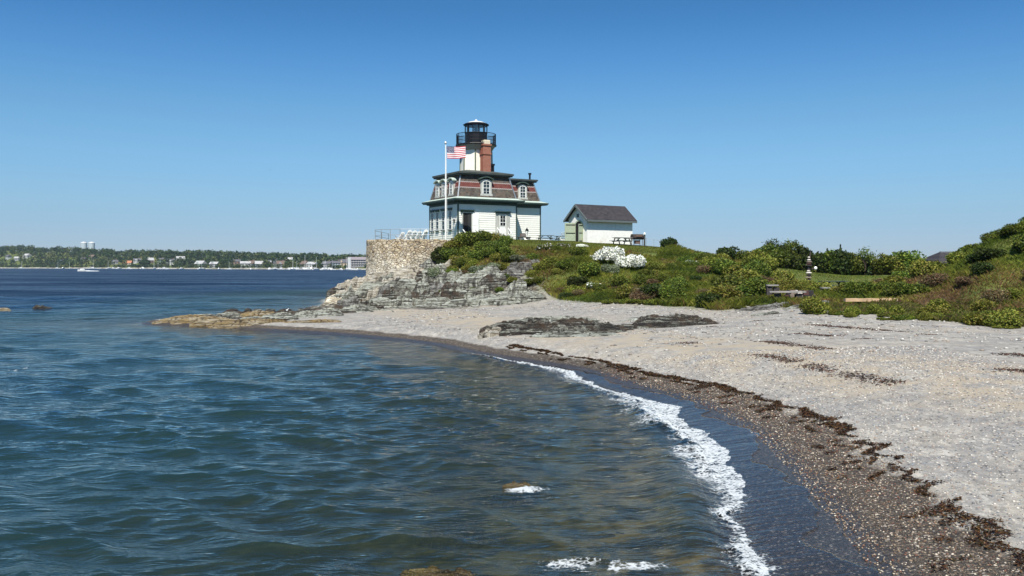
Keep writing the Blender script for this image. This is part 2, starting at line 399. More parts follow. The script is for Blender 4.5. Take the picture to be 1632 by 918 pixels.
def ground_material():
    n = NT('beach_shingle_and_rock'); P = n.pos()
    s = n.attr('s'); veg = n.attr('veg'); rock = n.attr('rock'); lay = n.attr('lay')
    sep = n.n('SeparateXYZ', {0: P}); 
    nz1 = n.noise(P, 0.9, 5, .6); nz2 = n.noise(P, 4.0, 4, .6); 
    # pebbles: coloured cells at two sizes
    c1 = n.vor(P, 34, 'F1', 'Color'); d1 = n.vor(P, 34, 'F1', 'Distance')
    c2 = n.vor(P, 95, 'F1', 'Color'); c3 = n.vor(P, 11, 'F1', 'Color'); d3 = n.vor(P, 11, 'F1', 'Distance')
    v1 = n.n('SeparateColor', {0: c1}); v2 = n.n('SeparateColor', {0: c2}); v3 = n.n('SeparateColor', {0: c3})
    dry = n.ramp(v1.outputs[0], [(0, (.10, .095, .09)), (.22, (.21, .20, .185)), (.45, (.34, .315, .28)), (.7, (.45, .41, .355)), (.86, (.62, .55, .46)), (.95, (.85, .80, .72)), (1, (.28, .16, .10))], 'CONSTANT')
    dry2 = n.ramp(v2.outputs[1], [(0, (.17, .165, .155)), (.35, (.32, .305, .285)), (.7, (.46, .42, .37)), (.9, (.74, .69, .60))], 'CONSTANT')
    dry = n.mix(.45, dry, dry2)
    c4 = n.n('SeparateColor', {0: n.vor(n.n('Mapping', {'Vector': P, 'Scale': (1, .55, 1)}).outputs[0], 13, 'F1', 'Color')})
    dist = n.n('VectorMath', {0: P}, operation='LENGTH').outputs['Value']
    dry = n.mix(.42, dry, n.ramp(c4.outputs[0], [(0, (.09, .085, .08)), (.18, (.24, .23, .215)), (.45, (.36, .335, .295)), (.72, (.29, .29, .285)), (.82, (.60, .55, .46)), (.93, (.80, .77, .70))], 'CONSTANT'))
    c5 = n.n('SeparateColor', {0: n.vor(n.n('Mapping', {'Vector': P, 'Scale': (1, .35, 1), 'Rotation': (0, 0, R(-15))}).outputs[0], 5.5, 'F1', 'Color')})
    dry = n.mix(.30, dry, n.ramp(c5.outputs[0], [(0, (.14, .13, .13)), (.25, (.28, .27, .27)), (.5, (.38, .35, .31)), (.75, (.30, .29, .30)), (.9, (.70, .66, .60))], 'CONSTANT'))
    # streaks of pale broken shell and greyer shingle running along the shore
    lam = n.noise(n.n('Mapping', {'Vector': P, 'Scale': (.5, .9, .5), 'Rotation': (0, 0, R(-20))}).outputs[0], 1.3, 6, .62)
    dry = n.mix(n.step(.38, .64, lam), n.mix(.40, dry, (.255, .25, .24)), n.mix(.30, dry, (.54, .49, .40)))
    wetc = n.ramp(v1.outputs[0], [(0, (.022, .018, .015)), (.4, (.060, .046, .034)), (.68, (.12, .088, .06)), (.86, (.26, .20, .14)), (.94, (.55, .48, .40)), (.985, (.13, .06, .04))], 'CONSTANT')
    wetc = n.mix(.35, wetc, n.ramp(v2.outputs[2], [(0, (.035, .028, .022)), (.6, (.09, .07, .05)), (.9, (.4, .34, .28))], 'CONSTANT'))
    sw = n.M('ADD', s, n.M('MULTIPLY', n.M('SUBTRACT', nz1, .5), 1.3))
    sw = n.M('ADD', sw, n.M('MULTIPLY', n.M('SUBTRACT', nz2, .5), .5))
    fdry = n.step(2.55, 2.95, sw)
    col = n.mix(fdry, wetc, dry)
    wet = n.step(1.9, 1.3, s)
    col = n.mix(wet, col, n.mix(.55, wetc, (.03, .03, .032)))
    col = n.n('HueSaturation', {'Saturation': 1.0, 'Value': .72, 'Color': col}).outputs[0]
    # sand band further up
    sand = n.mix(n.noise(P, 60, 3), (.26, .215, .155), (.36, .305, .225))
    fs = n.M('MULTIPLY', n.step(.47, .60, n.noise(n.n('Mapping', {'Vector': P, 'Scale': (.35, .55, .3), 'Rotation': (0, 0, R(-35))}).outputs[0], .55, 4, .55)), n.M('MULTIPLY', n.step(9.0, 13.0, s), .35))
    band = n.M('MULTIPLY', n.step(9.5, 11.5, n.attr('band')), n.step(16.5, 14.5, n.attr('band')))
    col = n.mix(n.M('MAXIMUM', n.M('MULTIPLY', fs, .6), n.M('MULTIPLY', band, n.M('MULTIPLY', n.step(.35, .6, nz1), .85))), col, sand)
    # sea bed
    bedc = n.ramp(n.noise(P, 1.5, 5, .65), [(.36, (.012, .012, .006)), (.48, (.05, .042, .018)), (.58, (.17, .13, .05)), (.72, (.24, .20, .12))])
    col = n.mix(n.step(-.15, -.9, s), col, bedc)
    # rock
    r1 = n.noise(n.n('Mapping', {'Vector': P, 'Scale': (.6, 1.5, 3.0)}).outputs[0], 1.8, 7, .68)
    rc = n.ramp(r1, [(.40, (.020, .016, .012)), (.50, (.065, .055, .042)), (.57, (.17, .16, .13)), (.64, (.33, .33, .28)), (.74, (.52, .53, .46))])
    rc = n.mix(n.step(.55, .72, n.noise(P, .55, 4, .6)), rc, n.mix(.5, rc, (.36, .25, .11)))
    left = n.M('MULTIPLY', n.step(-7.0, -10.0, sep.outputs[0]), n.step(77, 81, sep.outputs[1]))
    rc = n.mix(left, rc, n.ramp(r1, [(.36, (.10, .075, .05)), (.46, (.34, .29, .20)), (.55, (.56, .51, .40)), (.68, (.72, .68, .58))]))
    col = n.mix(n.step(.25, .6, n.M('ADD', rock, n.M('MULTIPLY', n.M('SUBTRACT', nz2, .5), .5))), col, rc)
    # soil and turf
    gn = n.noise(P, .7, 6, .65)
    turf = n.ramp(gn, [(.3, (.045, .065, .012)), (.5, (.10, .125, .018)), (.62, (.15, .145, .03)), (.78, (.20, .15, .05))])
    turf = n.mix(n.M('MULTIPLY', n.noise(P, 22, 4, .7), .5), turf, (.03, .05, .01))
    col = n.mix(n.step(-.4, 1.3, n.M('ADD', veg, n.M('MULTIPLY', n.M('SUBTRACT', nz1, .5), 2.4))), col, turf)
    rough = n.M('SUBTRACT', .85, n.M('MULTIPLY', wet, .55))
    h = n.M('ADD', n.M('MULTIPLY', n.M('SUBTRACT', .5, d1), .35), n.M('ADD', n.M('MULTIPLY', r1, n.M('MULTIPLY', rock, 6.0)), n.M('MULTIPLY', nz2, .8)))
    nb = n.bump(h, .8, .03)
    return n.done(n.bsdf(col, rough, nb, .4))

GR = np.concatenate([[.3, 1, 2, 3], radii(4.0, 62, .035, .55, .010), ])
GR = np.concatenate([GR, np.arange(GR[-1] + .35, 112, .35), np.geomspace(113, 420, 40)])
gx, gy, nr, na = polar(GR)
gz, gsd, gs, gveg, grock, gq = terrain(gx, gy, True)
# the debris band runs parallel to the water line higher up the beach
gband = gs * 0 + (gx * .80 + gy * .36) - 4.0
gfar = np.hypot(gx, gy)
ground = npmesh('ground', np.stack([gx, gy, gz], -1), grid_faces(nr, na), ground_material(), smooth=True,
                attrs={'s': gs + .95 * sstep(29, 40, gy) * sstep(.05, .5, gs), 'veg': gveg, 'rock': grock, 'lay': gq, 'band': gband})
tag(ground, kind='structure')
print('ground', len(gx))

# ------------------------------------------------------------------ sea
def along(X, Y): return Y + 0.35 * X
def breaker_mask(X, Y, sd):
    """white water along the breaking line: position wanders along the shore, width varies"""
    a = along(X, Y)
    off = .30 * fbm(a * .35, a * 0 + 3, 71, 3) + .26 * fbm(X * 1.5, Y * 1.5, 73, 4)
    d = sd + off                      # >0 shoreward
    g = beach_scale(Y)
    wid = (.20 + .75 * np.exp(-((Y - 22.5) / 3.8) ** 2) + .38 * np.exp(-((Y - 17.5) / 2.5) ** 2) + .25 * np.exp(-((Y - 35) / 4.0) ** 2) + .12 * np.exp(-((Y - 11.2) / 1.2) ** 2) - .12 * np.exp(-((Y - 12.9) / .8) ** 2) - .05 * np.exp(-((Y - 28.5) / 1.2) ** 2)) 
    wid = np.clip(.82 * wid * (1 - sstep(38, 46, Y)), .001, 2)
    wid = wid + 1e-3
    f = (1 - sstep(36, 45, Y)) * sstep(-wid * 1.15, -wid * .35, d) * sstep(wid * .50 + .06, wid * .50, d)
    return f, d, wid
def swash_limit(X, Y):
    a = along(X, Y)
    return 1.30 + .42 * np.abs(np.sin(a * .62 + 1.2)) + .25 * fbm(a * 1.5, a * 0, 81, 3) - .45
WAVES = []
rw = np.random.default_rng(5)
for i in range(56):
    lam = 0.42 * (9.0 / .42) ** (i / 55.0) * rw.uniform(.9, 1.1)
    th = R(rw.normal(-104, 27))       # travel direction
    amp = .0064 * lam ** 0.46 * rw.uniform(.6, 1.3)
    WAVES.append((lam, th, amp, rw.uniform(0, 6.28)))
WR = np.concatenate([[.3, 1, 2, 3], radii(4.0, 130, .030, .62, .012)])
WR = np.concatenate([WR, np.geomspace(WR[-1] * 1.012, 14000, 170)])
wx, wy, wnr, wna = polar(WR)
wr = np.hypot(wx, wy)
near = wr < 420
wsd = np.full(len(wx), -60.0); wz = np.zeros(len(wx)); wt = np.full(len(wx), -3.2); dxx = np.zeros(len(wx)); dyy = np.zeros(len(wx)); ws = wsd.copy()
tz_, sd_, s_, _, _, _ = terrain(wx[near], wy[near], True)
wsd[near] = sd_; wt[near] = tz_; ws[near] = s_
cell = np.maximum(np.interp(wr, WR[:-1], np.diff(WR)), wr * R(.1))
for i in range(16):
    WAVES.append((rw.uniform(9, 30), R(rw.normal(-104, 22)), rw.uniform(.03, .075), rw.uniform(0, 6.28)))
gust = .75 + .5 * vn(wx * .06, wy * .06, 91)
calm = 0.35 + .65 * sstep(-.5, -7, wsd)
warpx = wx + 1.1 * fbm(wx * .23, wy * .23, 101, 3); warpy = wy + 1.1 * fbm(wx * .23, wy * .23, 111, 3)
for lam, th, amp, ph in WAVES:
    kx = math.cos(th) * 2 * math.pi / lam; ky = math.sin(th) * 2 * math.pi / lam
    m = sstep(2.2, 4.5, lam / cell) * amp * calm * gust
    if lam > 8: m = m * sstep(45, 90, wr)
    if m.max() < 1e-5: continue
    phs = kx * warpx + ky * warpy + ph
    wz += m * (np.cos(phs)); c = 1.15 * m * np.sin(phs)
    dxx -= c * math.cos(th); dyy -= c * math.sin(th)
fm, fd, fw = breaker_mask(wx, wy, wsd)
bump_ = fm * (.09 * np.clip(fw, 0, .5) / .5 + .02) * (.6 + .8 * vn(wx * 7, wy * 7, 121)) 
roll = .11 * np.exp(-((wsd + .75) / .42) ** 2) * (1 - sstep(40, 50, wy)) * (.4 + 1.0 * vn(along(wx, wy) * .5, wx * 0, 131))
wzz = wz + bump_ + roll
# swash film runs up the shingle
lim = swash_limit(wx, wy) * (1 - sstep(30, 38, wy)) - .02
ontop = ws < lim
film = wt + .012
wzf = np.where(ontop & (wsd > -.4), np.maximum(wzz * sstep(.5, -.4, wsd) - .01, film), np.where(ontop, wzz, np.where(wsd > 0, wt - .25, wzz)))
# foam attribute
foam = fm.copy()
edge = sstep(.055, .0, np.abs(ws - lim + .06)) * sstep(.45, .62, vn(wx * 1.4, wy * 1.4, 141)) * .8 * (wsd > 0) * (wy < 30)
foam = np.maximum(foam, edge)
mid = sstep(.055, .0, np.abs(ws - .75 - .35 * np.sin(along(wx, wy) * .9))) * sstep(.5, .6, vn(wx * 1.1, wy * 1.1, 143)) * .6 * (wsd > 0) * (wy < 24)
foam = np.maximum(foam, mid)
foam = np.maximum(foam, .55 * sstep(.35, .05, np.abs(wsd + .25)) * (wy < 17) * sstep(.45, .62, vn(wx * 3, wy * 3, 144)))
for (cx, cy, rx, ry, am) in [(.22, 15.02, .55, .34, 1.15), (.75, 15.1, .5, .12, .8), (.75, 11.3, .75, .34, .95), (1.65, 11.15, .60, .30, 1.0), (.25, 11.25, .25, .2, .6), (1.35, 15.0, .26, .10, .7), (.0, 13.9, .22, .16, .6), (2.5, 11.2, .4, .1, .6), (1.0, 13.6, .5, .05, .4), (1.9, 14.9, .5, .06, .45), (-2.7, 12.9, .12, .08, .5)]:
    e = ((wx - cx) / rx) ** 2 + ((wy - cy) / ry) ** 2
    foam = np.maximum(foam, am * np.exp(-e * .9))
lace = .90 * sstep(-fw * 3.0 - .25, -fw * .6, fd) * (fd < 0) * (wsd > -3.2) * (1 - sstep(30, 40, wy)) * (.75 + .35 * vn(wx * .9, wy * .9, 147))
lace2 = .84 * sstep(fw * .5 + .75, fw * .4, fd) * (fd > 0) * (wy < 14.5) * (.7 + .45 * vn(wx * 1.1, wy * 1.1, 148))
foam = np.maximum(foam, np.maximum(lace, lace2))
rid = sstep(.16, .0, np.abs(fbm(wx * 1.1 + 5, wy * 2.0, 161, 4))); zn = np.exp(-((wx - 1.2) / 1.5) ** 2 - ((wy - 11.2) / .55) ** 2) + .55 * np.exp(-((wx - .9) / 1.6) ** 2 - ((wy - 13.9) / .8) ** 2)
foam = np.maximum(foam, np.clip(1.05 * rid * zn, 0, .95))
# small whitecaps
wcap = sstep(.86, .90, vn(wx * .55, wy * .8, 151) * .6 + .4 * vn(wx * 2.5, wy * 3.5, 152)) * (wsd < -15) * .9
foam = np.maximum(foam, wcap)
depth = np.clip(wzf - wt, 0, 10)
def water_material():
    n = NT('sea_water'); P = n.pos()
    dep = n.attr('depth'); fo = n.attr('foam'); sdn = n.attr('sd')
    cd = n.n('CameraData').outputs['View Distance'] if False else n.attr('dist')
    m1 = n.n('Mapping', {'Vector': P, 'Scale': (.50, 1.7, 1), 'Rotation': (0, 0, R(-10))}).outputs[0]
    def band(sc, det=3, rgh=.55): return n.noise(m1, sc, det, rgh)
    w_near = n.step(34, 12, cd); w_mid = n.M('MULTIPLY', n.step(9, 26, cd), n.step(90, 45, cd)); w_far = n.M('MULTIPLY', n.step(38, 75, cd), n.step(330, 150, cd)); w_vfar = n.step(110, 260, cd)
    h = n.M('ADD', n.M('MULTIPLY', n.M('MULTIPLY', band(3.0), .050), w_near), n.M('MULTIPLY', n.M('MULTIPLY', band(1.25, 4), .14), w_mid))
    h = n.M('ADD', h, n.M('ADD', n.M('MULTIPLY', n.M('MULTIPLY', band(.42, 4), .50), w_far), n.M('MULTIPLY', n.M('MULTIPLY', band(.12, 4), 1.9), w_vfar)))
    h = n.M('ADD', h, n.M('MULTIPLY', band(9.0, 2), .010))
    film = n.step(-.1, .35, sdn)
    st = n.M('SUBTRACT', 1.0, n.M('MULTIPLY', film, .72))
    nb = n.bump(h, st, 1.0)
    # body colour: sea water darker and bluer with depth
    big = n.noise(P, .05, 3, .5)
    body = n.mix(n.step(.8, 2.1, dep), (.012, .030, .030), n.mix(big, (.001, .009, .030), (.002, .015, .042)))
    body = n.mix(n.step(.25, .9, dep), (.022, .030, .022), body)
    opac = n.M('SUBTRACT', 1.0, n.M('POWER', 2.718, n.M('MULTIPLY', dep, -1.55)))
    diff = n.n('BsdfDiffuse', {'Color': body, 'Normal': nb}).outputs[0]
    tr = n.n('BsdfTransparent', {'Color': n.mix(n.step(0, .5, dep), (.93, .94, .95), (.55, .66, .60))}).outputs[0]
    b = n.n('MixShader', {0: opac, 1: tr, 2: diff}).outputs[0]
    fr = n.n('Fresnel', {'IOR': 1.33, 'Normal': nb}).outputs[0]
    fr = n.M('MULTIPLY', fr, n.M('SUBTRACT', 1.0, n.M('ADD', n.M('MULTIPLY', n.step(20, 150, cd), .52), n.M('MULTIPLY', film, .15))))
    paws = n.noise(n.n('Mapping', {'Vector': P, 'Scale': (.25, 1, 1), 'Rotation': (0, 0, R(-4))}).outputs[0], .045, 5, .7)
    fr = n.M('MULTIPLY', fr, n.M('ADD', 1.0, n.M('MULTIPLY', n.M('MULTIPLY', n.M('SUBTRACT', paws, .56), 3.2), n.step(35, 160, cd))))
    gl = n.n('BsdfGlossy', {'Color': (1, 1, .97), 'Roughness': n.M('ADD', .06, n.M('MULTIPLY', n.step(10, 160, cd), .22)), 'Normal': nb}).outputs[0]
    wsh = n.n('MixShader', {0: fr, 1: b, 2: gl}).outputs[0]
    # foam
    fn = n.noise(P, 9, 6, .72); fv = n.vor(n.n('Mapping', {'Vector': P, 'Scale': (1, 1, .2)}).outputs[0], 13, 'DISTANCE_TO_EDGE')
    fn2 = n.noise(P, 2.6, 4, .6)
    thr = n.M('SUBTRACT', n.M('MULTIPLY', fo, .84), n.M('ADD', n.M('ADD', n.M('MULTIPLY', fn, .95), n.M('MULTIPLY', fn2, .45)), n.M('MULTIPLY', fv, .55)))
    fmask = n.step(-.10, .12, thr)
    fcol = n.mix(n.noise(P, 30, 3), (.38, .42, .44), (.60, .62, .63))
    fsh = n.n('BsdfDiffuse', {'Color': fcol, 'Normal': n.bump(n.M('ADD', fn, n.M('MULTIPLY', n.noise(P, 28, 3), .4)), .9, .05)}).outputs[0]
    return n.done(n.n('MixShader', {0: fmask, 1: wsh, 2: fsh}).outputs[0])
kd = (~ontop | (wsd < -.3))
sea = npmesh('sea', np.stack([wx + np.where(wsd < -.2, dxx, 0), wy + np.where(wsd < -.2, dyy, 0), wzf], -1), grid_faces(wnr, wna), water_material(), smooth=True,
             attrs={'depth': depth, 'foam': foam, 'sd': wsd, 'dist': wr})
tag(sea, kind='structure')
print('sea', len(wx))
# ================================================================== materials for built things
def m_clap(name, col):
    n = NT(name); P = n.pos(obj=True)
    z = n.n('SeparateXYZ', {0: P}).outputs[2]
    f = n.M('FRACT', n.M('MULTIPLY', z, 1 / .19))
    nz = n.noise(P, 3, 5, .65)
    c = n.mix(n.step(.35, .8, nz), tuple(x * .90 for x in col), col)
    c = n.mix(n.M('MULTIPLY', n.step(.60, .75, n.noise(n.n('Mapping', {'Vector': P, 'Scale': (4, 4, .5)}).outputs[0], 2, 6, .7)), .35), c, (.45, .42, .36))
    return n.done(n.bsdf(c, .55, n.bump(n.noise(P, 9, 4), .3, .01), .3))
def m_slate(name):
    n = NT(name); P = n.pos(obj=True)
    s = n.n('SeparateXYZ', {0: P}); z = s.outputs[2]; xx = n.M('ADD', s.outputs[0], s.outputs[1])
    row = n.M('MULTIPLY', z, 1 / .16); ri = n.M('FLOOR', row); rf = n.M('FRACT', row)
    ci = n.M('FLOOR', n.M('ADD', n.M('MULTIPLY', xx, 4.2), n.M('MULTIPLY', ri, .5)))
    w = n.n('TexWhiteNoise', {'Vector': n.n('CombineXYZ', {0: ci, 1: ri}).outputs[0]}).outputs[0]
    base = n.ramp(w, [(0, (.040, .030, .026)), (.35, (.075, .056, .043)), (.65, (.105, .080, .058)), (.9, (.060, .062, .058)), (1, (.13, .10, .075))])
    base = n.mix(n.step(.45, .7, n.noise(P, .9, 4)), base, n.mix(.5, base, (.09, .085, .06)))
    red = n.mix(w, (.10, .024, .018), (.15, .044, .032))
    # colour bands (heights in the house's own frame)
    zz = n.M('ADD', z, n.M('MULTIPLY', n.M('ABSOLUTE', n.M('SUBTRACT', n.M('FRACT', n.M('MULTIPLY', xx, 4.2)), .5)), .10))
    inred = n.M('MULTIPLY', n.step(5.86, 5.88, zz), n.step(6.38, 6.36, zz))
    inwh = n.M('MULTIPLY', n.step(5.76, 5.78, zz), n.step(6.48, 6.46, zz))
    c = n.mix(inwh, base, (.30, .26, .25)); c = n.mix(inred, c, red)
    h = n.M('SUBTRACT', 1, rf)
    return n.done(n.bsdf(c, .6, n.bump(n.M('ADD', h, n.M('MULTIPLY', w, .5)), .8, .03), .4))
def m_brick(name, a=(.34, .10, .06), b=(.22, .06, .04)):
    n = NT(name); P = n.pos(obj=True)
    s = n.n('SeparateXYZ', {0: P}); v = n.n('CombineXYZ', {0: n.M('ADD', s.outputs[0], s.outputs[1]), 1: s.outputs[2]}).outputs[0]
    br = n.n('TexBrick', {'Vector': v, 'Color1': a, 'Color2': b, 'Mortar': (.38, .33, .28), 'Scale': 1.0, 'Mortar Size': .008, 'Brick Width': .22, 'Row Height': .075})
    c = n.mix(n.M('MULTIPLY', n.noise(P, 3, 5), .4), br.outputs[0], b)
    return n.done(n.bsdf(c, .85, n.bump(n.M('SUBTRACT', 1, br.outputs[1]), .4, .01), .2))
def m_glass_dark(name):
    n = NT(name); P = n.pos(obj=True)
    c = n.mix(n.step(.4, .6, n.noise(P, 1.7, 2)), (.010, .014, .018), (.045, .05, .05))
    return n.done(n.bsdf(c, .04, None, .9))
WHITE = m_clap('white_clapboard', (.85, .84, .77))
TRIMW = m_paint('white_trim', (.80, .80, .76), .45, .06)
GREEN = m_paint('dark_green_trim', (.048, .076, .064), .5, .2)
GREEN_LIT = m_paint('sunlit_green_flashing', (.42, .50, .44), .6, .2)  # pale copy of the trim green, sunlit tops put into the colour
SLATE = m_slate('banded_slate')
BRICK = m_brick('red_brick', (.36, .10, .05), (.27, .07, .035))
GLASS = m_glass_dark('window_glass')
BLACK = m_paint('black_iron', (.012, .012, .014), .4, .3, metal=.2)
DOOR_DARK = m_paint('doorway_darkness', (.012, .010, .010), .8)  # near-black sheet, shade inside the open doorways put into the colour
CREAM = m_paint('cream_mortar_cap', (.62, .56, .42), .8)
TOWERW = m_paint('cream_tower_paint', (.84, .81, .68), .55, .06, 2)
ROOFD = m_paint('dark_roofing', (.055, .065, .060), .7, .25, 2)
METAL = m_paint('galvanised_metal', (.35, .37, .38), .4, .2, metal=.7)

# ================================================================== lighthouse
HX, HY, HZ = -5.66, 93.0, 6.33
house = empty('lighthouse', (HX, HY, HZ), R(30), 'white clapboard lighthouse with banded slate mansard roof and black lantern tower', 'lighthouse')
L1, L2, W0, DV = 7.1, 11.4, 7.0, 2.0
# walls
def boards(mb, a0, a1, z0, z1, d, face, pitch=.235):
    z = z0
    while z < z1 - .02:
        t = min(z1, z + pitch)
        if face == 'F': mb.add([(a0, d - .034, z), (a1, d - .034, z), (a1, d - .004, t), (a0, d - .004, t), (a0, d + .01, z), (a1, d + .01, z), (a1, d + .01, t), (a0, d + .01, t)], [(0, 1, 2, 3), (4, 5, 1, 0), (3, 2, 6, 7), (0, 3, 7, 4), (1, 5, 6, 2)])
        else: mb.add([(d - .034, a0, z), (d - .034, a1, z), (d - .004, a1, t), (d - .004, a0, t), (d + .01, a0, z), (d + .01, a1, z), (d + .01, a1, t), (d + .01, a0, t)], [(0, 1, 2, 3), (4, 5, 1, 0), (3, 2, 6, 7), (0, 3, 7, 4), (1, 5, 6, 2)])
        z = t
mb = MB(); mb.box(0, L1, 0, W0, .22, 4.1); boards(mb, 0, L1, .22, 3.98, 0, 'F'); boards(mb, 0, W0, .22, 3.98, 0, 'L'); mb.build('wall', WHITE, house)
mb = MB(); mb.box(L1 + .003, L2, DV, W0, .22, 4.1); boards(mb, L1 + .004, L2, .22, 3.98, DV, 'F'); mb.build('wall', WHITE, house)
mb = MB(); mb.box(.03, L1 - .03, .03, W0 - .03, -1.2, .218); mb.box(L1 - .02, L2 - .03, DV + .03, W0 - .03, -1.2, .218); mb.build('foundation', BRICK, house)
# corner boards
for (x, y) in ((0, 0), (L1, 0), (L2, DV), (0, W0)):
    mb = MB(); mb.box(x - .05, x + .10, y - .05, y + .10, .222, 3.97) if x < 1 else mb.box(x - .10, x + .05, y - .05, y + .10, .222, 3.97)
    mb.build('corner_board', GREEN, house)
# eaves: frieze, projecting cornice, pale flashing
def ring(mb, x0, x1, y0, y1, o, z0, z1): mb.box(x0 - o, x1 + o, y0 - o, y1 + o, z0, z1)
mb = MB(); ring(mb, 0, L1, 0, W0, .062, 3.98, 4.30); mb.box(L1, L2 + .062, DV - .062, W0 - .1, 3.982, 4.298)
for i in range(28):
    x = .15 + i * .25
    if x < L1: mb.box(x, x + .09, -.40, -.04, 4.17, 4.299)
    if x < W0: mb.box(-.40, -.04, x, x + .09, 4.17, 4.299)
mb.build('frieze', GREEN, house)
mb = MB(); ring(mb, 0, L1, 0, W0, .60, 4.30, 4.40); ring(mb, 0, L1, 0, W0, .68, 4.402, 4.56); mb.box(L1 + .1, L2 + .60, DV - .60, W0 - .1, 4.302, 4.398); mb.box(L1 + .1, L2 + .68, DV - .68, W0 - .1, 4.404, 4.558)
mb.build('cornice', GREEN, house)
mb = MB()
def frus(mb, x0, x1, y0, y1, o0, z0, o1, z1):
    vs = [(x0 - o0, y0 - o0, z0), (x1 + o0, y0 - o0, z0), (x1 + o0, y1 + o0, z0), (x0 - o0, y1 + o0, z0), (x0 - o1, y0 - o1, z1), (x1 + o1, y0 - o1, z1), (x1 + o1, y1 + o1, z1), (x0 - o1, y1 + o1, z1)]
    mb.add(vs, [(0, 1, 5, 4), (1, 2, 6, 5), (2, 3, 7, 6), (3, 0, 4, 7), (4, 5, 6, 7), (3, 2, 1, 0)])
frus(mb, 0, L1, 0, W0, .66, 4.562, -.02, 4.78); frus(mb, L1, L2, DV, W0 - .2, .66, 4.561, -.02, 4.775)
mb.build('eave_flashing', GREEN_LIT, house)
# mansard
mb = MB(); frus(mb, 0, L1, 0, W0, -.03, 4.70, -.62, 7.12); frus(mb, L1 - .7, L2, DV, W0 - .2, -.03, 4.70, -.60, 6.90)
roof = mb.build('mansard_roof', SLATE, house)
for (x, y, dx, dy) in ((0, 0, 1, 1), (L1, 0, -1, 1), (0, W0, 1, -1), (L2, DV, -1, 1)):
    t = 7.1 if x != L2 else 6.88
    mb = MB(); mb.bar((x + .02 * dx, y + .02 * dy, 4.74), (x + .60 * dx, y + .60 * dy, t), .13, .10); mb.build('hip_flashing', METAL, roof)
mb = MB(); ring(mb, 0, L1, 0, W0, -.30, 7.12, 7.26); ring(mb, 0, L1, 0, W0, -.20, 7.262, 7.45); frus(mb, 0, L1, 0, W0, -.24, 7.452, -2.1, 7.85)
mb.box(L1 - .4, L2 - .30, DV + .30, W0 - .5, 6.90, 7.04); mb.box(L1 - .3, L2 - .20, DV + .20, W0 - .5, 7.042, 7.22); frus(mb, L1 - 1.4, L2, DV, W0 - .4, -.25, 7.222, -1.7, 7.34)
mb.build('roof_cap', ROOFD, house)

CASING = m_paint('grey_white_casing', (.46, .46, .42), .5, .1)
def arch(w, h, rise, n=8):
    """front outline, centred on 0, of a segmental-arched opening"""
    p = [(-w / 2, 0), (w / 2, 0)]
    for i in range(n + 1):
        t = i / n; x = w / 2 - w * t; p.append((x, h - rise + rise * (1 - (2 * t - 1) ** 2)))
    return p
def window(parent, w, h, M, rise=0.0, name='window', cols=2, rows=4, frame=TRIMW, ft=.07, proud=.05):
    """sash window in local frame: x across, y into the wall, z up, M to the parent's frame"""
    fr = MB(); out = arch(w + 2 * ft, h + ft + .001, rise) ; 
    n = len(out); inn = [(max(-w / 2, min(w / 2, x)), ft if z < .01 else z - ft) for (x, z) in out]
    vs = [(x, -proud, z) for x, z in out] + [(x, -proud, z) for x, z in inn] + [(x, .02, z) for x, z in out] + [(x, -.004, z) for x, z in inn]
    fs = []
    for i in range(n):
        j = (i + 1) % n; fs += [(i, j, n + j, n + i), (i, 2 * n + i, 2 * n + j, j), (n + i, n + j, 3 * n + j, 3 * n + i)]
    fr.add([M @ Vector(v) for v in vs], fs)
    for k in range(1, cols): x = -w / 2 + w * k / cols; fr.box(x - .014, x + .014, -.034, -.010, ft, h, M)
    for k in range(1, rows): z = ft + (h - ft) * k / rows; t = .028 if k == rows // 2 else .012; fr.box(-w / 2, w / 2, -.036, -.011, z - t, z + t, M)
    fo = fr.build(name, frame, parent)
    g = MB(); g.add([M @ Vector(v) for v in [(-w / 2, -.008, ft / 2), (w / 2, -.008, ft / 2), (w / 2, -.008, h - rise * .4), (-w / 2, -.008, h - rise * .4), (-w / 2, -.003, ft / 2), (w / 2, -.003, ft / 2), (w / 2, -.003, h - rise * .4), (-w / 2, -.003, h - rise * .4)]], [(0, 1, 2, 3), (7, 6, 5, 4), (0, 4, 5, 1), (2, 6, 7, 3), (1, 5, 6, 2), (0, 3, 7, 4)])
    go = g.build('pane', GLASS, fo)
    return fo
FRONT = Matrix.Identity(4)
LEFT = Matrix(((0, 1, 0, 0), (-1, 0, 0, 0), (0, 0, 1, 0), (0, 0, 0, 1)))        # x across -> -y, into the wall -> +x
def TM(face, u, z, inset=0.0, dv=0.0):
    inset -= .036
    if face == 'F': return Matrix.Translation((u, dv + inset, z))
    return Matrix.Translation((inset, u, z)) @ LEFT
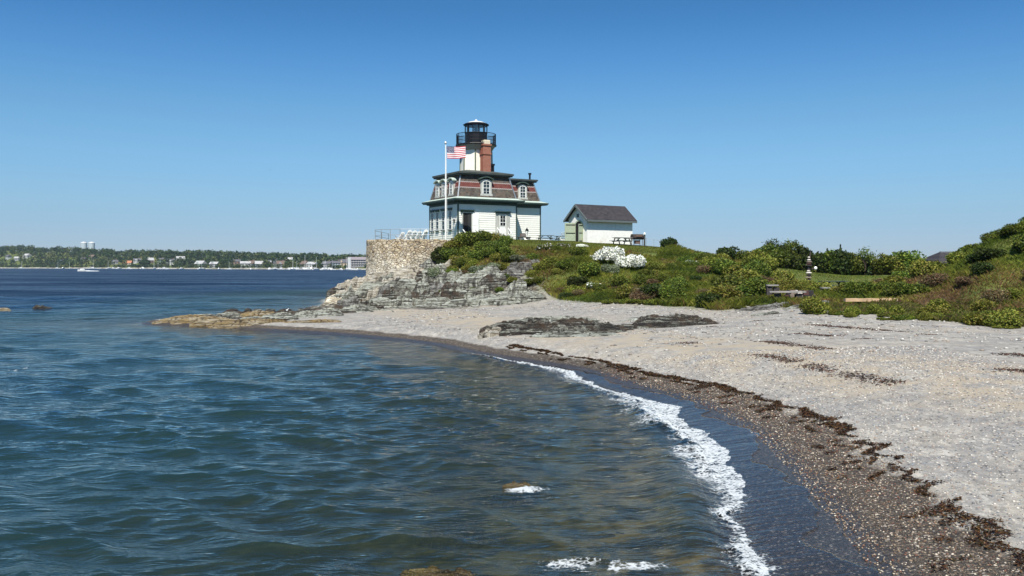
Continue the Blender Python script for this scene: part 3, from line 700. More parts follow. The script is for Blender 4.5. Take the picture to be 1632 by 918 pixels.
def dormer(face, u, dv, w, z0, h, hood):
    """gabled box dormer with segmental hood; one part of the house with window, hood below it"""
    M = TM(face, u, 0, .18, dv); H = h + .18
    mb = MB(); mb.prism(arch(w, H, .16), 0, 1.0, 'y'); mb.v = [M @ (Vector(p) + Vector((0, 0, z0))) for p in mb.v]
    d = mb.build('dormer', CASING, house)
    b = MB(); b.prism([(-w / 2 - .14, 0), (w / 2 + .14, 0), (w / 2 + .05, .38), (-w / 2 - .05, .38)], -.05, .06, 'y'); b.v = [M @ (Vector(p) + Vector((0, 0, z0 - .05))) for p in b.v]; b.build('dormer_apron', CASING, d)
    k = MB(); n = 10; oo = []; ii = []
    ww = w + .34
    for i in range(n + 1):
        t = i / n; x = -ww / 2 + ww * t; zz = H - .10 + .26 * (1 - (2 * t - 1) ** 2); oo.append((x, zz + .12)); ii.append((x, zz))
    poly = oo + ii[::-1]
    k.prism(poly, -.20, 1.15, 'y'); k.v = [M @ (Vector(p) + Vector((0, 0, z0))) for p in k.v]; k.build('hood', hood, d)
    window(d, w * .56, h * .88, M @ Matrix.Translation((0, 0, z0 + .16)), .12, 'sash_window')
dormer('F', 3.45, 0, 1.30, 4.86, 1.70, GREEN)
dormer('F', 9.15, DV, 1.15, 4.80, 1.62, GREEN)
for u in (1.9, 3.75, 5.3): dormer('L', u, 0, 1.05, 4.82, 1.62, GREEN_LIT)  # left hoods take the pale copy, their sunlit tops painted in
# ground floor windows on the left face
for u in (1.75, 3.45, 4.95, 6.25):
    M = TM('L', u, 1.35, -.005)
    wd = window(house, .60, 1.95, M, 0, 'window', 1, 4, ft=.06, proud=.022)
    mb = MB(); mb.box(-.46, .46, -.12, .0, 2.06, 2.22, M); mb.box(-.52, .52, -.17, .0, 2.222, 2.30, M); mb.build('lintel', GREEN, wd)
    mb = MB(); mb.box(-.40, .40, -.14, -.002, -.10, -.002, M); mb.build('sill', GREEN, wd)
# doors
def hood_lintel(par, u, z, w):
    M = TM('F', u, z); mb = MB(); mb.box(-w / 2, w / 2, -.16, -.002, 0, .14, M); mb.box(-w / 2 - .08, w / 2 + .08, -.26, -.002, .142, .22, M); mb.build('lintel', GREEN, par)
M = TM('F', 1.05, 0)
mb = MB(); mb.box(-.50, .50, -.006, -.002, .62, 3.05, M); dw = mb.build('doorway', DOOR_DARK, house)
mb = MB(); mb.box(-.62, -.50, -.07, -.002, .6, 3.17, M); mb.box(.50, .62, -.07, -.002, .6, 3.17, M); mb.box(-.498, .498, -.069, -.002, 3.05, 3.168, M); mb.build('door_frame', CASING, dw)
mb = MB(); mb.box(.05, .46, -.04, -.012, .64, 2.95, M); mb.box(.10, .41, -.055, -.041, 1.9, 2.8, M); mb.build('screen_door', m_paint('grey_screen', (.035, .035, .033), .6), dw)
hood_lintel(dw, 1.05, 3.18, 1.55)
Md = TM('F', 1.62, 0) @ Matrix.Rotation(R(-22), 4, 'Z')
mb = MB(); mb.box(0, .72, -.05, 0, .62, 3.05, Md)
for (a, b) in ((.75, 1.55), (1.75, 2.9)): mb.box(.10, .62, -.068, -.051, a, b, Md)
mb.build('open_door', TRIMW, dw)
def steps(parent, u, z, n, w, mat, rail):
    g = MB()
    for i in range(n):
        zz = z - (i + 1) * z / (n + .4); y0 = -.28 * (i + 1)
        g.box(u - w / 2, u + w / 2, y0 - .02, y0 + .28, zz, zz + .05); g.box(u - w / 2 + .03, u - w / 2 + .07, y0, y0 + .25, -.5, zz); g.box(u + w / 2 - .07, u + w / 2 - .03, y0, y0 + .25, -.5, zz)
    st = g.build('steps', mat, parent)
    for sx in (-1, 1):
        x = u + sx * (w / 2 + .04); g = MB()
        g.bar((x, -.06, z + .95), (x, -.28 * n - .1, .95), .07); g.bar((x, -.28 * n - .1, -.3), (x, -.28 * n - .1, 1.05), .10); g.bar((x, -.06, z - .3), (x, -.06, z + 1.0), .09)
        g.bar((x, -.06, z + .45), (x, -.28 * n - .1, .45), .05)
        g.build('handrail', TRIMW, st)
STEPM = m_paint('grey_step_boards', (.17, .16, .15), .7)
steps(dw, 1.15, .6, 3, 1.5, m_paint('red_brown_steps', (.13, .07, .05), .8), 0)
M = TM('F', 5.35, 0)
mb = MB(); mb.box(-.42, .42, -.03, -.002, .62, 3.0, M); mb.box(-.30, .30, -.05, -.031, .8, 1.45, M); door = mb.build('door', TRIMW, house)
mb = MB(); mb.box(-.54, -.42, -.07, -.002, .6, 3.12, M); mb.box(.42, .54, -.07, -.002, .6, 3.12, M); mb.box(-.418, .418, -.069, -.002, 3.0, 3.118, M)
mb.box(-.90, -.545, -.03, -.002, .6, 3.1, M); mb.box(.545, .90, -.03, -.002, .6, 3.1, M); mb.build('door_frame', CASING, door)
window(door, .62, 1.15, M @ Matrix.Translation((0, -.03, 1.75)), 0, 'door_window', 2, 3, ft=.05, proud=.02)
mb = MB(); mb.tube((.33, 5.35 * 0 - .05, 1.6), (.33, -.10, 1.6), .03); mb.v = [Vector(p) + Vector((5.35, 0, 0)) for p in mb.v]; mb.build('handle', METAL, door)
hood_lintel(door, 5.35, 3.14, 1.75)
steps(door, 5.35, .6, 3, 1.25, STEPM, 0)
# wall lamp on the left face
mb = MB(); mb.box(-.14, -.002, .70, .82, 2.05, 2.35); mb.box(-.20, -.002, .66, .86, 2.352, 2.40); mb.build('wall_lamp', BLACK, house)
# tower
TU, TV = 4.15, 3.8
mb = MB(); mb.lathe(TU, TV, [(1.78, 7.5), (1.72, 10.15)], 8, R(22.5 - 8)); tower = mb.build('tower', TOWERW, house)
mb = MB()
for i in range(8):
    t = R(22.5 - 8) + i * math.pi / 4; c, s_ = math.cos(t), math.sin(t)
    mb.bar((TU + 1.79 * c, TV + 1.79 * s_, 7.55), (TU + 1.73 * c, TV + 1.73 * s_, 10.14), .11, .11)
mb.build('corner_trim', m_paint('olive_green_trim', (.14, .16, .11), .6), tower)
mb = MB(); mb.box(-.25, .25, -.02, .03, 0, 1.4); ang = R(-30 - 112); 
mb.v = [Matrix.Translation((TU, TV, 8.1)) @ Matrix.Rotation(R(-98 - 30), 4, 'Z') @ (Vector((p[0], p[1], p[2])) + Vector((0, 0, 0))) for p in mb.v]
mb.v = [p + Vector((math.cos(R(-98 - 30 - 90)) * 1.67, math.sin(R(-98 - 30 - 90)) * 1.67, 0)) for p in mb.v]
mb.build('window', GLASS, tower)
mb = MB(); mb.lathe(TU, TV, [(1.72, 10.152), (1.86, 10.25), (1.95, 10.40), (2.12, 10.62), (2.15, 10.70)], 16, R(11)); mb.build('corbel', m_paint('grey_green_corbel', (.30, .30, .25), .6), tower)
mb = MB(); mb.lathe(TU, TV, [(2.26, 10.702), (2.28, 10.80), (2.26, 10.84)], 24); gal = mb.build('gallery_deck', BLACK, tower)
mb = MB(); NB = 24
for k, zz in enumerate((11.25, 11.6, 11.98)):
    for i in range(NB):
        a, b = 2 * math.pi * i / NB, 2 * math.pi * (i + 1) / NB
        mb.tube((TU + 2.18 * math.cos(a), TV + 2.18 * math.sin(a), zz), (TU + 2.18 * math.cos(b), TV + 2.18 * math.sin(b), zz), .032 if k == 2 else .02, n=5)
for i in range(72):
    a = 2 * math.pi * i / 72; r = .035 if i % 9 == 0 else .016
    mb.tube((TU + 2.18 * math.cos(a), TV + 2.18 * math.sin(a), 10.84), (TU + 2.18 * math.cos(a), TV + 2.18 * math.sin(a), 11.98), r, n=5)
mb.build('gallery_railing', BLACK, gal)
mb = MB(); mb.lathe(TU, TV, [(1.26, 10.841), (1.26, 12.05), (1.30, 12.08), (1.30, 12.14)], 12, R(15)); lan = mb.build('lantern_room', BLACK, tower)
mb = MB()
for i in range(12):
    a = R(15) + i * math.pi / 6; mb.tube((TU + 1.24 * math.cos(a), TV + 1.24 * math.sin(a), 12.14), (TU + 1.24 * math.cos(a), TV + 1.24 * math.sin(a), 12.98), .045 if i % 3 else .085, n=6)
mb.lathe(TU, TV, [(1.27, 12.90), (1.27, 12.99)], 12, R(15)); mb.build('glazing_bars', BLACK, lan)
n_ = NT('lantern_glass'); gg = n_.n('MixShader', {0: .10, 1: n_.n('BsdfTransparent', {'Color': (.92, .96, .97)}).outputs[0], 2: n_.n('BsdfGlossy', {'Color': (1, 1, 1), 'Roughness': .03}).outputs[0]}).outputs[0]; LGL = n_.done(gg)
mb = MB(); mb.lathe(TU, TV, [(1.20, 12.141), (1.20, 12.899)], 12, R(15), False, False); mb.build('lantern_glass', LGL, lan)
mb = MB(); mb.lathe(TU, TV, [(.16, 12.14), (.22, 12.3), (.22, 12.7), (.12, 12.8)], 10); mb.build('lens', m_paint('lens', (.25, .3, .3), .2), lan)
mb = MB(); mb.lathe(TU, TV, [(1.44, 12.985), (1.46, 13.06), (1.30, 13.14), (1.22, 13.20)], 12, R(15)); lr = mb.build('lantern_roof', BLACK, lan)
mb = MB(); mb.lathe(TU, TV, [(1.20, 13.203), (.75, 13.38), (.16, 13.50), (.12, 13.60), (.05, 13.66)], 12, R(15)); mb.build('roof_dome', m_paint('pale_dome_paint', (.60, .60, .56), .45), lr)
# chimney and vents
mb = MB(); cu, cv = 4.22, 1.75
mb.box(cu - .47, cu + .47, cv - .35, cv + .35, 7.4, 9.55); mb.box(cu - .53, cu + .53, cv - .41, cv + .41, 9.552, 9.72); mb.box(cu - .47, cu + .47, cv - .35, cv + .35, 9.722, 10.5); mb.box(cu - .55, cu + .55, cv - .43, cv + .43, 10.502, 10.68)
ch = mb.build('chimney', BRICK, house)
mb = MB(); mb.lathe(cu + .04, cv, [(.50, 10.682), (.50, 11.05), (.44, 11.12)], 4, R(45)); mb.build('chimney_cap', CREAM, ch)
for (u_, v_, h_) in ((5.65, 2.6, 8.55), (5.0, 1.9, 8.45), (10.9, 3.5, 7.9)):
    mb = MB(); mb.tube((u_, v_, 7.2), (u_, v_, h_), .11); mb.tube((u_, v_, h_), (u_, v_, h_ + .18), .19); mb.build('vent_pipe', BLACK, house)

# ================================================================== shed
SX, SY = AT(936, 389, 88.0)[0], 88.0
SZ = ZAT(389.5, 88.0)
shed = empty('shed', (SX, SY, SZ), R(33), 'white rendered shed with dark gabled roof and open pale green door on the grassy hill', 'shed')
SL, SWD, SH, SRG = 5.85, 3.1, 2.65, 1.25
STUC = m_paint('white_render', (.86, .84, .78), .8, .07, 2.5, .5, dirt=(.55, .47, .36))
mb = MB(); mb.prism([(0, -.6), (SWD, -.6), (SWD, SH), (SWD / 2, SH + SRG), (0, SH)], 0, SL, 'x'); mb.build('wall', STUC, shed)
n = NT('shed_shingles'); P = n.pos(obj=True); zz = n.n('SeparateXYZ', {0: P}).outputs[2]
f = n.M('FRACT', n.M('MULTIPLY', zz, 9)); wv = n.n('TexWhiteNoise', {'Vector': n.n('CombineXYZ', {0: n.M('FLOOR', n.M('MULTIPLY', zz, 9)), 1: n.M('FLOOR', n.M('MULTIPLY', n.n('SeparateXYZ', {0: P}).outputs[0], 3.5))}).outputs[0]}).outputs[0]
SHG = n.done(n.bsdf(n.mix(wv, (.022, .020, .023), (.045, .040, .043)), .8, n.bump(f, .5, .02), .3))
mb = MB(); o = .38; t = .12
for sgn in (-1, 1):
    y0 = -o if sgn < 0 else SWD + o; zz0 = SH - SRG / (SWD / 2) * o
    mb.add([(-.35, y0, zz0 + .02), (SL + .30, y0, zz0 + .02), (SL + .30, SWD / 2, SH + SRG + .02), (-.35, SWD / 2, SH + SRG + .02), (-.35, y0, zz0 + .02 + t), (SL + .30, y0, zz0 + .02 + t), (SL + .30, SWD / 2, SH + SRG + .02 + t * 1.3), (-.35, SWD / 2, SH + SRG + .02 + t * 1.3)],
           [(0, 1, 2, 3), (4, 5, 6, 7), (0, 1, 5, 4), (0, 3, 7, 4), (1, 2, 6, 5)])
rf = mb.build('roof', SHG, shed)
mb = MB(); 
for sgn in (-1, 1):
    y0 = -o if sgn < 0 else SWD + o; zz0 = SH - SRG / (SWD / 2) * o
    mb.bar((-.37, y0, zz0 + .03), (-.37, SWD / 2, SH + SRG + .05), .06, .20)
mb.box(-.3, SL + .28, -o - .03, -o, SH - SRG / (SWD / 2) * o - .10, SH - SRG / (SWD / 2) * o + .10)
mb.build('fascia', m_paint('grey_fascia', (.12, .14, .14), .6), rf)
SAGE = m_paint('sage_green_door', (.36, .42, .30), .6, .15, dirt=(.42, .30, .18))
MS = LEFT
def SM(u, z): return Matrix.Translation((0, u, z)) @ LEFT
mb = MB(); mb.prism(arch(1.15, 2.35, .35), -.004, .02, 'y'); mb.v = [SM(1.35, .02) @ Vector(p) for p in mb.v]; dwy = mb.build('doorway', DOOR_DARK, shed)
out = arch(1.35, 2.46, .38); inn = arch(1.12, 2.33, .34)
mb = MB(); nn = len(out); 
vs = [(x, -.05, z) for x, z in out] + [(x, -.05, z) for x, z in inn] + [(x, -.001, z) for x, z in out] + [(x, -.001, z) for x, z in inn]; fs = []
for i in range(1, nn):
    j = (i + 1) % nn; fs += [(i, j, nn + j, nn + i), (i, 2 * nn + i, 2 * nn + j, j), (nn + i, nn + j, 3 * nn + j, 3 * nn + i)]
mb.add([SM(1.35, .02) @ Vector(v) for v in vs], fs); mb.build('door_frame', SAGE, dwy)
Md = SM(1.93, 0) @ Matrix.Rotation(R(-148), 4, 'Z')
Md = Matrix.Translation((-.03, 1.93, 0)) @ Matrix.Rotation(R(158), 4, 'Z')
mb = MB(); mb.box(0, 1.10, -.03, .03, .05, 2.20, Md); dr = mb.build('door', SAGE, dwy)
mb = MB()
for z in (.30, 1.12, 1.95): mb.box(.02, 1.0, -.045, -.031, z, z + .09, Md); mb.box(.02, 1.0, .031, .045, z, z + .09, Md)
mb.build('hinge_strap', BLACK, dr)
Md2 = Matrix.Translation((-.03, .78, 0)) @ Matrix.Rotation(R(192), 4, 'Z')
mb = MB(); mb.box(0, .55, -.03, .03, .05, 2.05, Md2); dr2 = mb.build('door', SAGE, dwy)
mb = MB()
for z in (.32, 1.10, 1.85): mb.box(.02, .50, .031, .045, z, z + .08, Md2)
mb.build('hinge_strap', BLACK, dr2)
mb = MB(); mb.box(-.18, .18, -.02, -.001, 0, .34, SM(SWD / 2, SH + .10)); mb.build('vent', m_paint('vent_louvre', (.12, .14, .12), .6), shed)

# ================================================================== furniture on the hill
DGRN = m_paint('dark_green_boards', (.055, .070, .060), .6, .25)
GREYW = m_paint('weathered_grey_boards', (.33, .30, .27), .8, .2)
def picnic_table(mat, L=1.85):
    root = empty('picnic_table', (0, 0, 0))
    mb = MB()
    for i in range(5): mb.box(-L / 2, L / 2, -.38 + i * .155, -.38 + i * .155 + .14, .71, .75)
    mb.build('tabletop', mat, root)
    for s_ in (-1, 1):
        mb = MB()
        for i in range(2): y = s_ * (.64 + i * .15); mb.box(-L / 2, L / 2, y - .065, y + .065, .43, .465)
        mb.build('seat', mat, root)
    for s_ in (-1, 1):
        x = s_ * (L / 2 - .28); mb = MB()
        mb.bar((x, -.25, .70), (x, -.62, 0), .05, .10); mb.bar((x, .25, .70), (x, .62, 0), .05, .10); mb.bar((x, -.75, .40), (x, .75, .40), .05, .10); mb.bar((x, -.34, .69), (x, .34, .69), .045, .08); mb.bar((x, 0, .41), (x - s_ * .42, 0, .70), .05, .07)
        mb.build('leg_frame', mat, root)
    return root
def put(o, px, py, Y, rz=0.0, dz=0.0, label=None, cat=None, group=None):
    x = AY(px, Y) if py is None else AT(px, py, Y)[0]
    o.location = (x, Y, TZ(x, Y) + dz if py is None else AT(px, py, Y)[2] + dz); o.rotation_euler = (0, 0, R(rz)); return tag(o, label, cat, group)
pt0 = picnic_table(DGRN)
put(pt0, 991, None, 86.0, 28, 0, 'dark green picnic table against the white wall of the shed', 'picnic table')
pt = copy_tree(pt0); put(pt, 869, None, 97, 8, 0, 'dark picnic table just right of the lighthouse corner', 'picnic table')
pt = copy_tree(pt0); put(pt, 897, None, 96, 12, 0, 'dark picnic table behind the white chair beside the shed door', 'picnic table')

def adirondack():
    root = empty('adirondack_chair', (0, 0, 0))
    mb = MB()
    for i in range(5): mb.bar((-.30, -.30 + i * .12, .36 - i * .035), (.30, -.30 + i * .12, .36 - i * .035), .10, .022, up=(0, 0, 1))
    mb.build('seat', TRIMW, root)
    mb = MB()
    for i in range(5):
        x = (i - 2) * .115; h = 1.04 - abs(i - 2) * .05; mb.bar((x, .18, .22), (x * 1.18, .62, h), .105, .02, up=(1, 0, 0))
    mb.bar((-.27, .50, .80), (.27, .50, .80), .07, .025); mb.build('backrest', TRIMW, root)
    for s_ in (-1, 1):
        mb = MB(); mb.bar((s_ * .34, -.42, .55), (s_ * .34, .42, .53), .13, .025, up=(0, 0, 1)); mb.build('armrest', TRIMW, root)
        mb = MB(); mb.bar((s_ * .30, -.34, 0), (s_ * .30, -.34, .54), .10, .03); mb.build('leg', TRIMW, root)
        mb = MB(); mb.bar((s_ * .27, -.36, .36), (s_ * .27, .62, .03), .03, .12); mb.bar((s_ * .30, .40, .10), (s_ * .32, .40, .53), .04, .03); mb.build('leg', TRIMW, root)
    return root
ad0 = adirondack()
adp = [(637, 87.5, -128, 'white wooden lounge chair at the end of the row, farthest from the house', .8), (647, 88.0, -128, 'white wooden lounge chair standing second from the open end of the row', 1.0), (655, 88.9, -128, 'white wooden lounge chair in the middle of the row on the stone wall', 1.0), (663, 89.8, -128, 'white wooden lounge chair next to the tall one nearest the house', 1.0), (671, 90.7, -120, 'taller white wooden lounge chair in the row nearest the house', 1.15)]
for i, (px, Y, rz, lab, sc) in enumerate(adp):
    c = ad0 if i == 0 else copy_tree(ad0)
    put(c, px, None, Y + .8, rz, 0, lab, 'lounge chair', 'white lounge chairs on the stone wall'); c.scale = (sc, sc, sc); c.location.z = 6.36
c = copy_tree(ad0); put(c, 897, None, 94.2, 190, 0, 'white wooden chair standing alone between the lighthouse and the shed', 'lounge chair'); c.scale = (1.1, 1.1, 1.1)

# barbecue beside the shed
g = empty('barbecue_grill', (0, 0, 0)); put(g, 1015, None, 86.2, 20, 0, 'dark lidded barbecue grill on legs beside the shed corner', 'grill')
mb = MB(); mb.prism([(-.32, .62), (.32, .62), (.36, .80), (-.36, .80)], -.55, .55, 'x'); mb.build('firebox', BLACK, g)
mb = MB(); mb.prism([(-.36, .803), (.36, .803), (.33, 1.0), (.18, 1.14), (-.18, 1.14), (-.33, 1.0)], -.55, .55, 'x'); ld = mb.build('lid', m_paint('rusty_lid', (.05, .035, .03), .6, .3, dirt=(.35, .14, .05)), g)
mb = MB(); mb.bar((-.3, -.42, .95), (.3, -.42, .95), .03); mb.build('handle', m_paint('wood_handle', (.42, .20, .08), .6), ld)
for sx in (-1, 1):
    mb = MB(); mb.box(sx * .74 - .17, sx * .74 + .17, -.28, .28, .74, .78); mb.build('side_shelf', GREYW, g)
    for sy in (-1, 1): mb = MB(); mb.bar((sx * .45, sy * .26, 0), (sx * .45, sy * .26, .62), .05); mb.build('leg', METAL, g)
mb = MB(); mb.box(-.25, .25, -.2, .2, .2, .55); mb.build('gas_box', m_paint('brown_box', (.16, .10, .08), .7), g)
# post with pale cap
g = empty('lamp_post', (0, 0, 0)); put(g, 1027, None, 85.8, 0, 0, 'short dark post with a pale cap standing right of the barbecue', 'post')
mb = MB(); mb.tube((0, 0, 0), (0, 0, 1.15), .09, .08, 10); mb.build('post', m_paint('dark_post', (.06, .06, .055), .7), g)
mb = MB(); mb.lathe(0, 0, [(.14, 1.152), (.15, 1.19), (.09, 1.24), (.10, 1.30), (.04, 1.36)], 10); mb.build('cap', TRIMW, g)
# stone topped block and lantern by the wing
g = empty('garden_bench', (0, 0, 0)); put(g, 836.5, None, 94.6, 30, 0, 'dark grey bench with boxes on it against the wing wall of the lighthouse', 'bench')
mb = MB(); mb.box(-.85, .62, -.25, .25, .44, .52); mb.build('seat', m_paint('dark_stone', (.09, .085, .08), .8), g)
for x in (-.6, .4): mb = MB(); mb.box(x - .16, x + .16, -.2, .2, -.05, .44); mb.build('leg', m_paint('grey_stone', (.20, .20, .19), .85), g)
sx, sy = g.location.x, g.location.y; bz = g.location.z
def onbench(dx): return (sx + dx * math.cos(R(30)), sy + dx * math.sin(R(30)), bz + .52)
g = empty('crate', onbench(-.25), R(30), 'brown wooden crate on the dark bench by the wing wall', 'crate')
mb = MB(); mb.box(-.26, .26, -.18, .18, .001, .34); mb.build('body', m_paint('crate_brown', (.16, .12, .10), .8), g)
mb = MB()
for z in (.05, .15, .25): mb.box(-.28, .28, -.20, -.181, z, z + .06)
mb.build('slats', m_paint('crate_slat', (.28, .24, .22), .8), g)
g = empty('lantern', onbench(.25), R(30), 'white lantern with black peaked top on the dark bench', 'lantern')
mb = MB(); mb.box(-.15, .15, -.13, .13, .001, .05); 
for x in (-.12, .12):
    for y in (-.10, .10): mb.box(x - .025, x + .025, y - .025, y + .025, .05, .60)
mb.box(-.13, .13, -.11, .11, .60, .66); mb.build('body', TRIMW, g)
mb = MB(); mb.lathe(0, 0, [(.22, .661), (.20, .72), (.05, .92), (.02, 1.0)], 6); mb.build('top', BLACK, g)
g = empty('stone', (sx + .1, sy - .55, bz - .05), 0, 'round white stone lying in the grass before the dark bench', 'stone')
mb = MB(); mb.lathe(0, 0, [(.10, 0), (.24, .06), (.26, .16), (.18, .27), (.06, .31)], 10); mb.build('surface', m_paint('white_stone', (.7, .68, .62), .8), g, smooth=True)

# ---- railings
RAILM = m_paint('grey_pipe_rail', (.30, .31, .31), .5, .2, metal=.3)
RAILW = m_paint('white_rail', (.66, .68, .68), .5, .1)
def railing(name, pts, h, rails, mat, label, cat, r=.022, rr=.018, zoff=None):
    root = empty(name, pts[0], 0, label, cat); O = Vector(pts[0])
    for p in pts:
        mb = MB(); p = Vector(p) - O; mb.tube(p - Vector((0, 0, .1)), p + Vector((0, 0, h + .02)), r, n=6); mb.build('post', mat, root)
    for q in rails:
        mb = MB()
        for a, b in zip(pts[:-1], pts[1:]): mb.tube(Vector(a) - O + Vector((0, 0, h * q)), Vector(b) - O + Vector((0, 0, h * q)), rr, n=6)
        mb.build('rail', mat, root)
    return root
WT = 6.34
rp = [(-13.9, 100, WT), (-14.1, 96, WT), (-14.25, 92.5, WT), (-13.9, 90.2, WT), (-13.1, 88.9, WT), (-12.1, 88.3, WT), (-11.1, 88.0, WT), (-9.1, 88.0, WT), (-7.9, 88.0, WT), (-6.9, 88.1, WT)]
railing('railing', rp, 1.12, (1.0, .5), RAILM, 'thin grey two-rail railing along the top of the stone wall', 'railing', .03, .022)
rp = [(x, 106 - .05 * x, TZ(x, 106)) for x in (3.0, 4.6, 6.2, 7.8)]
railing('railing', rp, .95, (1.0,), RAILW, 'white single-rail railing behind the picnic tables between lighthouse and shed', 'railing', .025, .03)
rp = [(AY(px, 90), 90, TZ(AY(px, 90), 90)) for px in (1030, 1042, 1056, 1068)]
railing('railing', rp, 1.0, (1.0, .12), RAILM, 'thin low railing right of the post on the falling hilltop', 'railing', .016, .012)
mb = MB()

# ---- flagpole and flag
FX, FY = AY(710.5, 88.6), 88.6
fz = TZ(FX, FY)
pole = empty('flagpole', (FX, FY, fz - .05), 0, 'tall white flagpole with a ball finial in front of the lighthouse', 'flagpole')
ptop = ZAT(229, FY) - fz
mb = MB(); mb.tube((0, 0, 0), (0, 0, ptop), .085, .045, 10); mb.build('pole', TRIMW, pole)
mb = MB(); mb.lathe(0, 0, [(.03, ptop), (.11, ptop + .06), (.13, ptop + .14), (.09, ptop + .24), (.02, ptop + .28)], 12); mb.build('finial', m_paint('silver_ball', (.75, .75, .72), .3, metal=.3), pole, smooth=True)
mb = MB(); mb.tube((.10, -.04, .9), (.07, -.02, ptop - .1), .008, n=4); mb.tube((.16, -.06, .9), (.075, -.03, ptop - .1), .008, n=4); mb.build('halyard', TRIMW, pole)
mb = MB(); mb.box(.05, .18, -.06, .02, .85, .95); mb.build('cleat', METAL, pole)
FR = m_paint('flag_red', (.46, .020, .030), .7, .05); FW = m_paint('flag_white', (.78, .78, .78), .7, .03); FB = m_paint('flag_blue', (.012, .020, .10), .7, .05)
HF, LF = 1.22, 1.95
def flagpt(u, v):
    """u along the fly 0..1, v up 0..1"""
    x = LF * (u * .97 + .010 * math.sin(9 * u)); z = HF * v
    y = .16 * math.sin(7.5 * u + 1.0 * v + .4) * (u ** .6) - .10 * u
    z += -.13 * u * (1 - u) * 1.2 - .02 * u + .05 * math.sin(8 * u + .6) * u + (.05 * u * (1 - v))
    x -= .10 * (1 - v) * (1 - u) * -1 * 0.6
    return Vector((x + .07, y, z))
NU = 60; NV = 39
V = [flagpt(i / NU, j / NV) for j in range(NV + 1) for i in range(NU + 1)]; F = []; MI = []
for j in range(NV):
    for i in range(NU):
        a = j * (NU + 1) + i; F.append((a, a + 1, a + NU + 2, a + NU + 1)); stripe = j // 3
        MI.append(2 if (i < NU * .4 and stripe >= 6) else (0 if stripe % 2 == 0 else 1))
flag = npmesh('flag', V, F, [FR, FW, FB], smooth=True, midx=MI)
flag.location = (FX + .03, FY, ZAT(252.5, FY)); tag(flag, 'red white and blue striped flag with stars flying from the white flagpole', 'flag')
def starpts(cu_, cv_, r, off):
    out = []
    c = flagpt(cu_, cv_); du = (flagpt(cu_ + .01, cv_) - c).normalized(); dv_ = (flagpt(cu_, cv_ + .01) - c).normalized(); nn_ = du.cross(dv_).normalized() * off
    for k in range(10):
        t = math.pi / 2 + k * math.pi / 5; q = r if k % 2 == 0 else r * .42
        out.append(c + du * (q * math.cos(t)) + dv_ * (q * math.sin(t)) + nn_)
    return c + nn_, out
mb = MB()
for j in range(9):
    for i in range(11):
        if (i + j) % 2: continue
        for off in (-.006, .006):
            c, o_ = starpts(.4 * (i + 1) / 12, 6 / 13 + 7 / 13 * (j + 1) / 10, .036, off)
            mb.add([c] + o_, [(0, k + 1, (k + 1) % 10 + 1) for k in range(10)])
mb.build('stars', FW, flag, fixn=False)
# ================================================================== stone wall
def m_stonewall():
    n = NT('rubble_stone_wall'); P = n.pos(); 
    wob = n.n('Mapping', {'Vector': P, 'Scale': (1, 1, 1.55)}).outputs[0]
    d = n.vor(wob, 2.7, 'DISTANCE_TO_EDGE'); c = n.n('SeparateColor', {0: n.vor(wob, 2.7, 'F1', 'Color')})
    d2 = n.vor(wob, 6.5, 'DISTANCE_TO_EDGE'); c2 = n.n('SeparateColor', {0: n.vor(wob, 6.5, 'F1', 'Color')})
    a = n.ramp(c.outputs[0], [(0, (.34, .26, .15)), (.3, (.52, .42, .27)), (.55, (.42, .37, .30)), (.75, (.66, .57, .42)), (.9, (.28, .20, .12))], 'CONSTANT')
    b = n.ramp(c2.outputs[0], [(0, (.32, .25, .16)), (.4, (.52, .44, .31)), (.7, (.40, .34, .27)), (.9, (.62, .54, .42))], 'CONSTANT')
    col = n.mix(.5, a, b)
    z = n.n('SeparateXYZ', {0: P}).outputs[2]
    lime = n.M('MULTIPLY', n.step(5.8, 3.3, n.M('ADD', z, n.M('MULTIPLY', n.M('SUBTRACT', n.noise(P, .8, 6, .7), .5), 4.0))), n.step(.34, .5, n.noise(P, 3.5, 5, .7)))
    col = n.mix(n.M('MULTIPLY', lime, .8), col, (.66, .62, .52))
    col = n.mix(n.step(.055, .012, d), col, (.13, .10, .07)); col = n.mix(n.M('MULTIPLY', n.step(.03, .005, d2), .7), col, (.16, .12, .08))
    col = n.mix(n.M('MULTIPLY', n.step(.55, .7, n.noise(P, 1.6, 5, .7)), .5), col, (.22, .15, .08))
    h = n.M('ADD', n.M('MINIMUM', n.M('MULTIPLY', d, 5), .6), n.M('ADD', n.M('MULTIPLY', c.outputs[1], .6), n.M('MULTIPLY', n.noise(P, 14, 4), .3)))
    return n.done(n.bsdf(col, .9, n.bump(h, 1.0, .10), .15))
WPTS = np.array(WALLP); 
def arclen(P, step):
    P = np.array(P, float)
    # light Chaikin smoothing
    for _ in range(2):
        Q = [P[0]]
        for a, b in zip(P[:-1], P[1:]): Q += [a * .75 + b * .25, a * .25 + b * .75]
        Q.append(P[-1]); P = np.array(Q)
    d = np.r_[0, np.cumsum(np.hypot(*np.diff(P, axis=0).T))]; t = np.arange(0, d[-1], step)
    return np.stack([np.interp(t, d, P[:, 0]), np.interp(t, d, P[:, 1])], -1), t
wp, wt_ = arclen(WALLP, .09)
tn = np.gradient(wp, axis=0); tn /= np.hypot(*tn.T)[:, None]; nrm = np.stack([-tn[:, 1], tn[:, 0]], -1)
cen = np.array([-8, 98.]); sgn = np.sign(((wp - cen) * nrm).sum(1).mean()); nrm = nrm * sgn
rowsz = np.linspace(.4, 6.40, 70)
V = []; nW = len(wp)
T, Zr = np.meshgrid(wt_, rowsz)
pr = .26 + .10 * fbm(T * 1.8, Zr * 2.4, 201, 4) + .09 * (1 - (Zr - .4) / 6) + .25 * np.clip((1.8 - Zr), 0, 1)
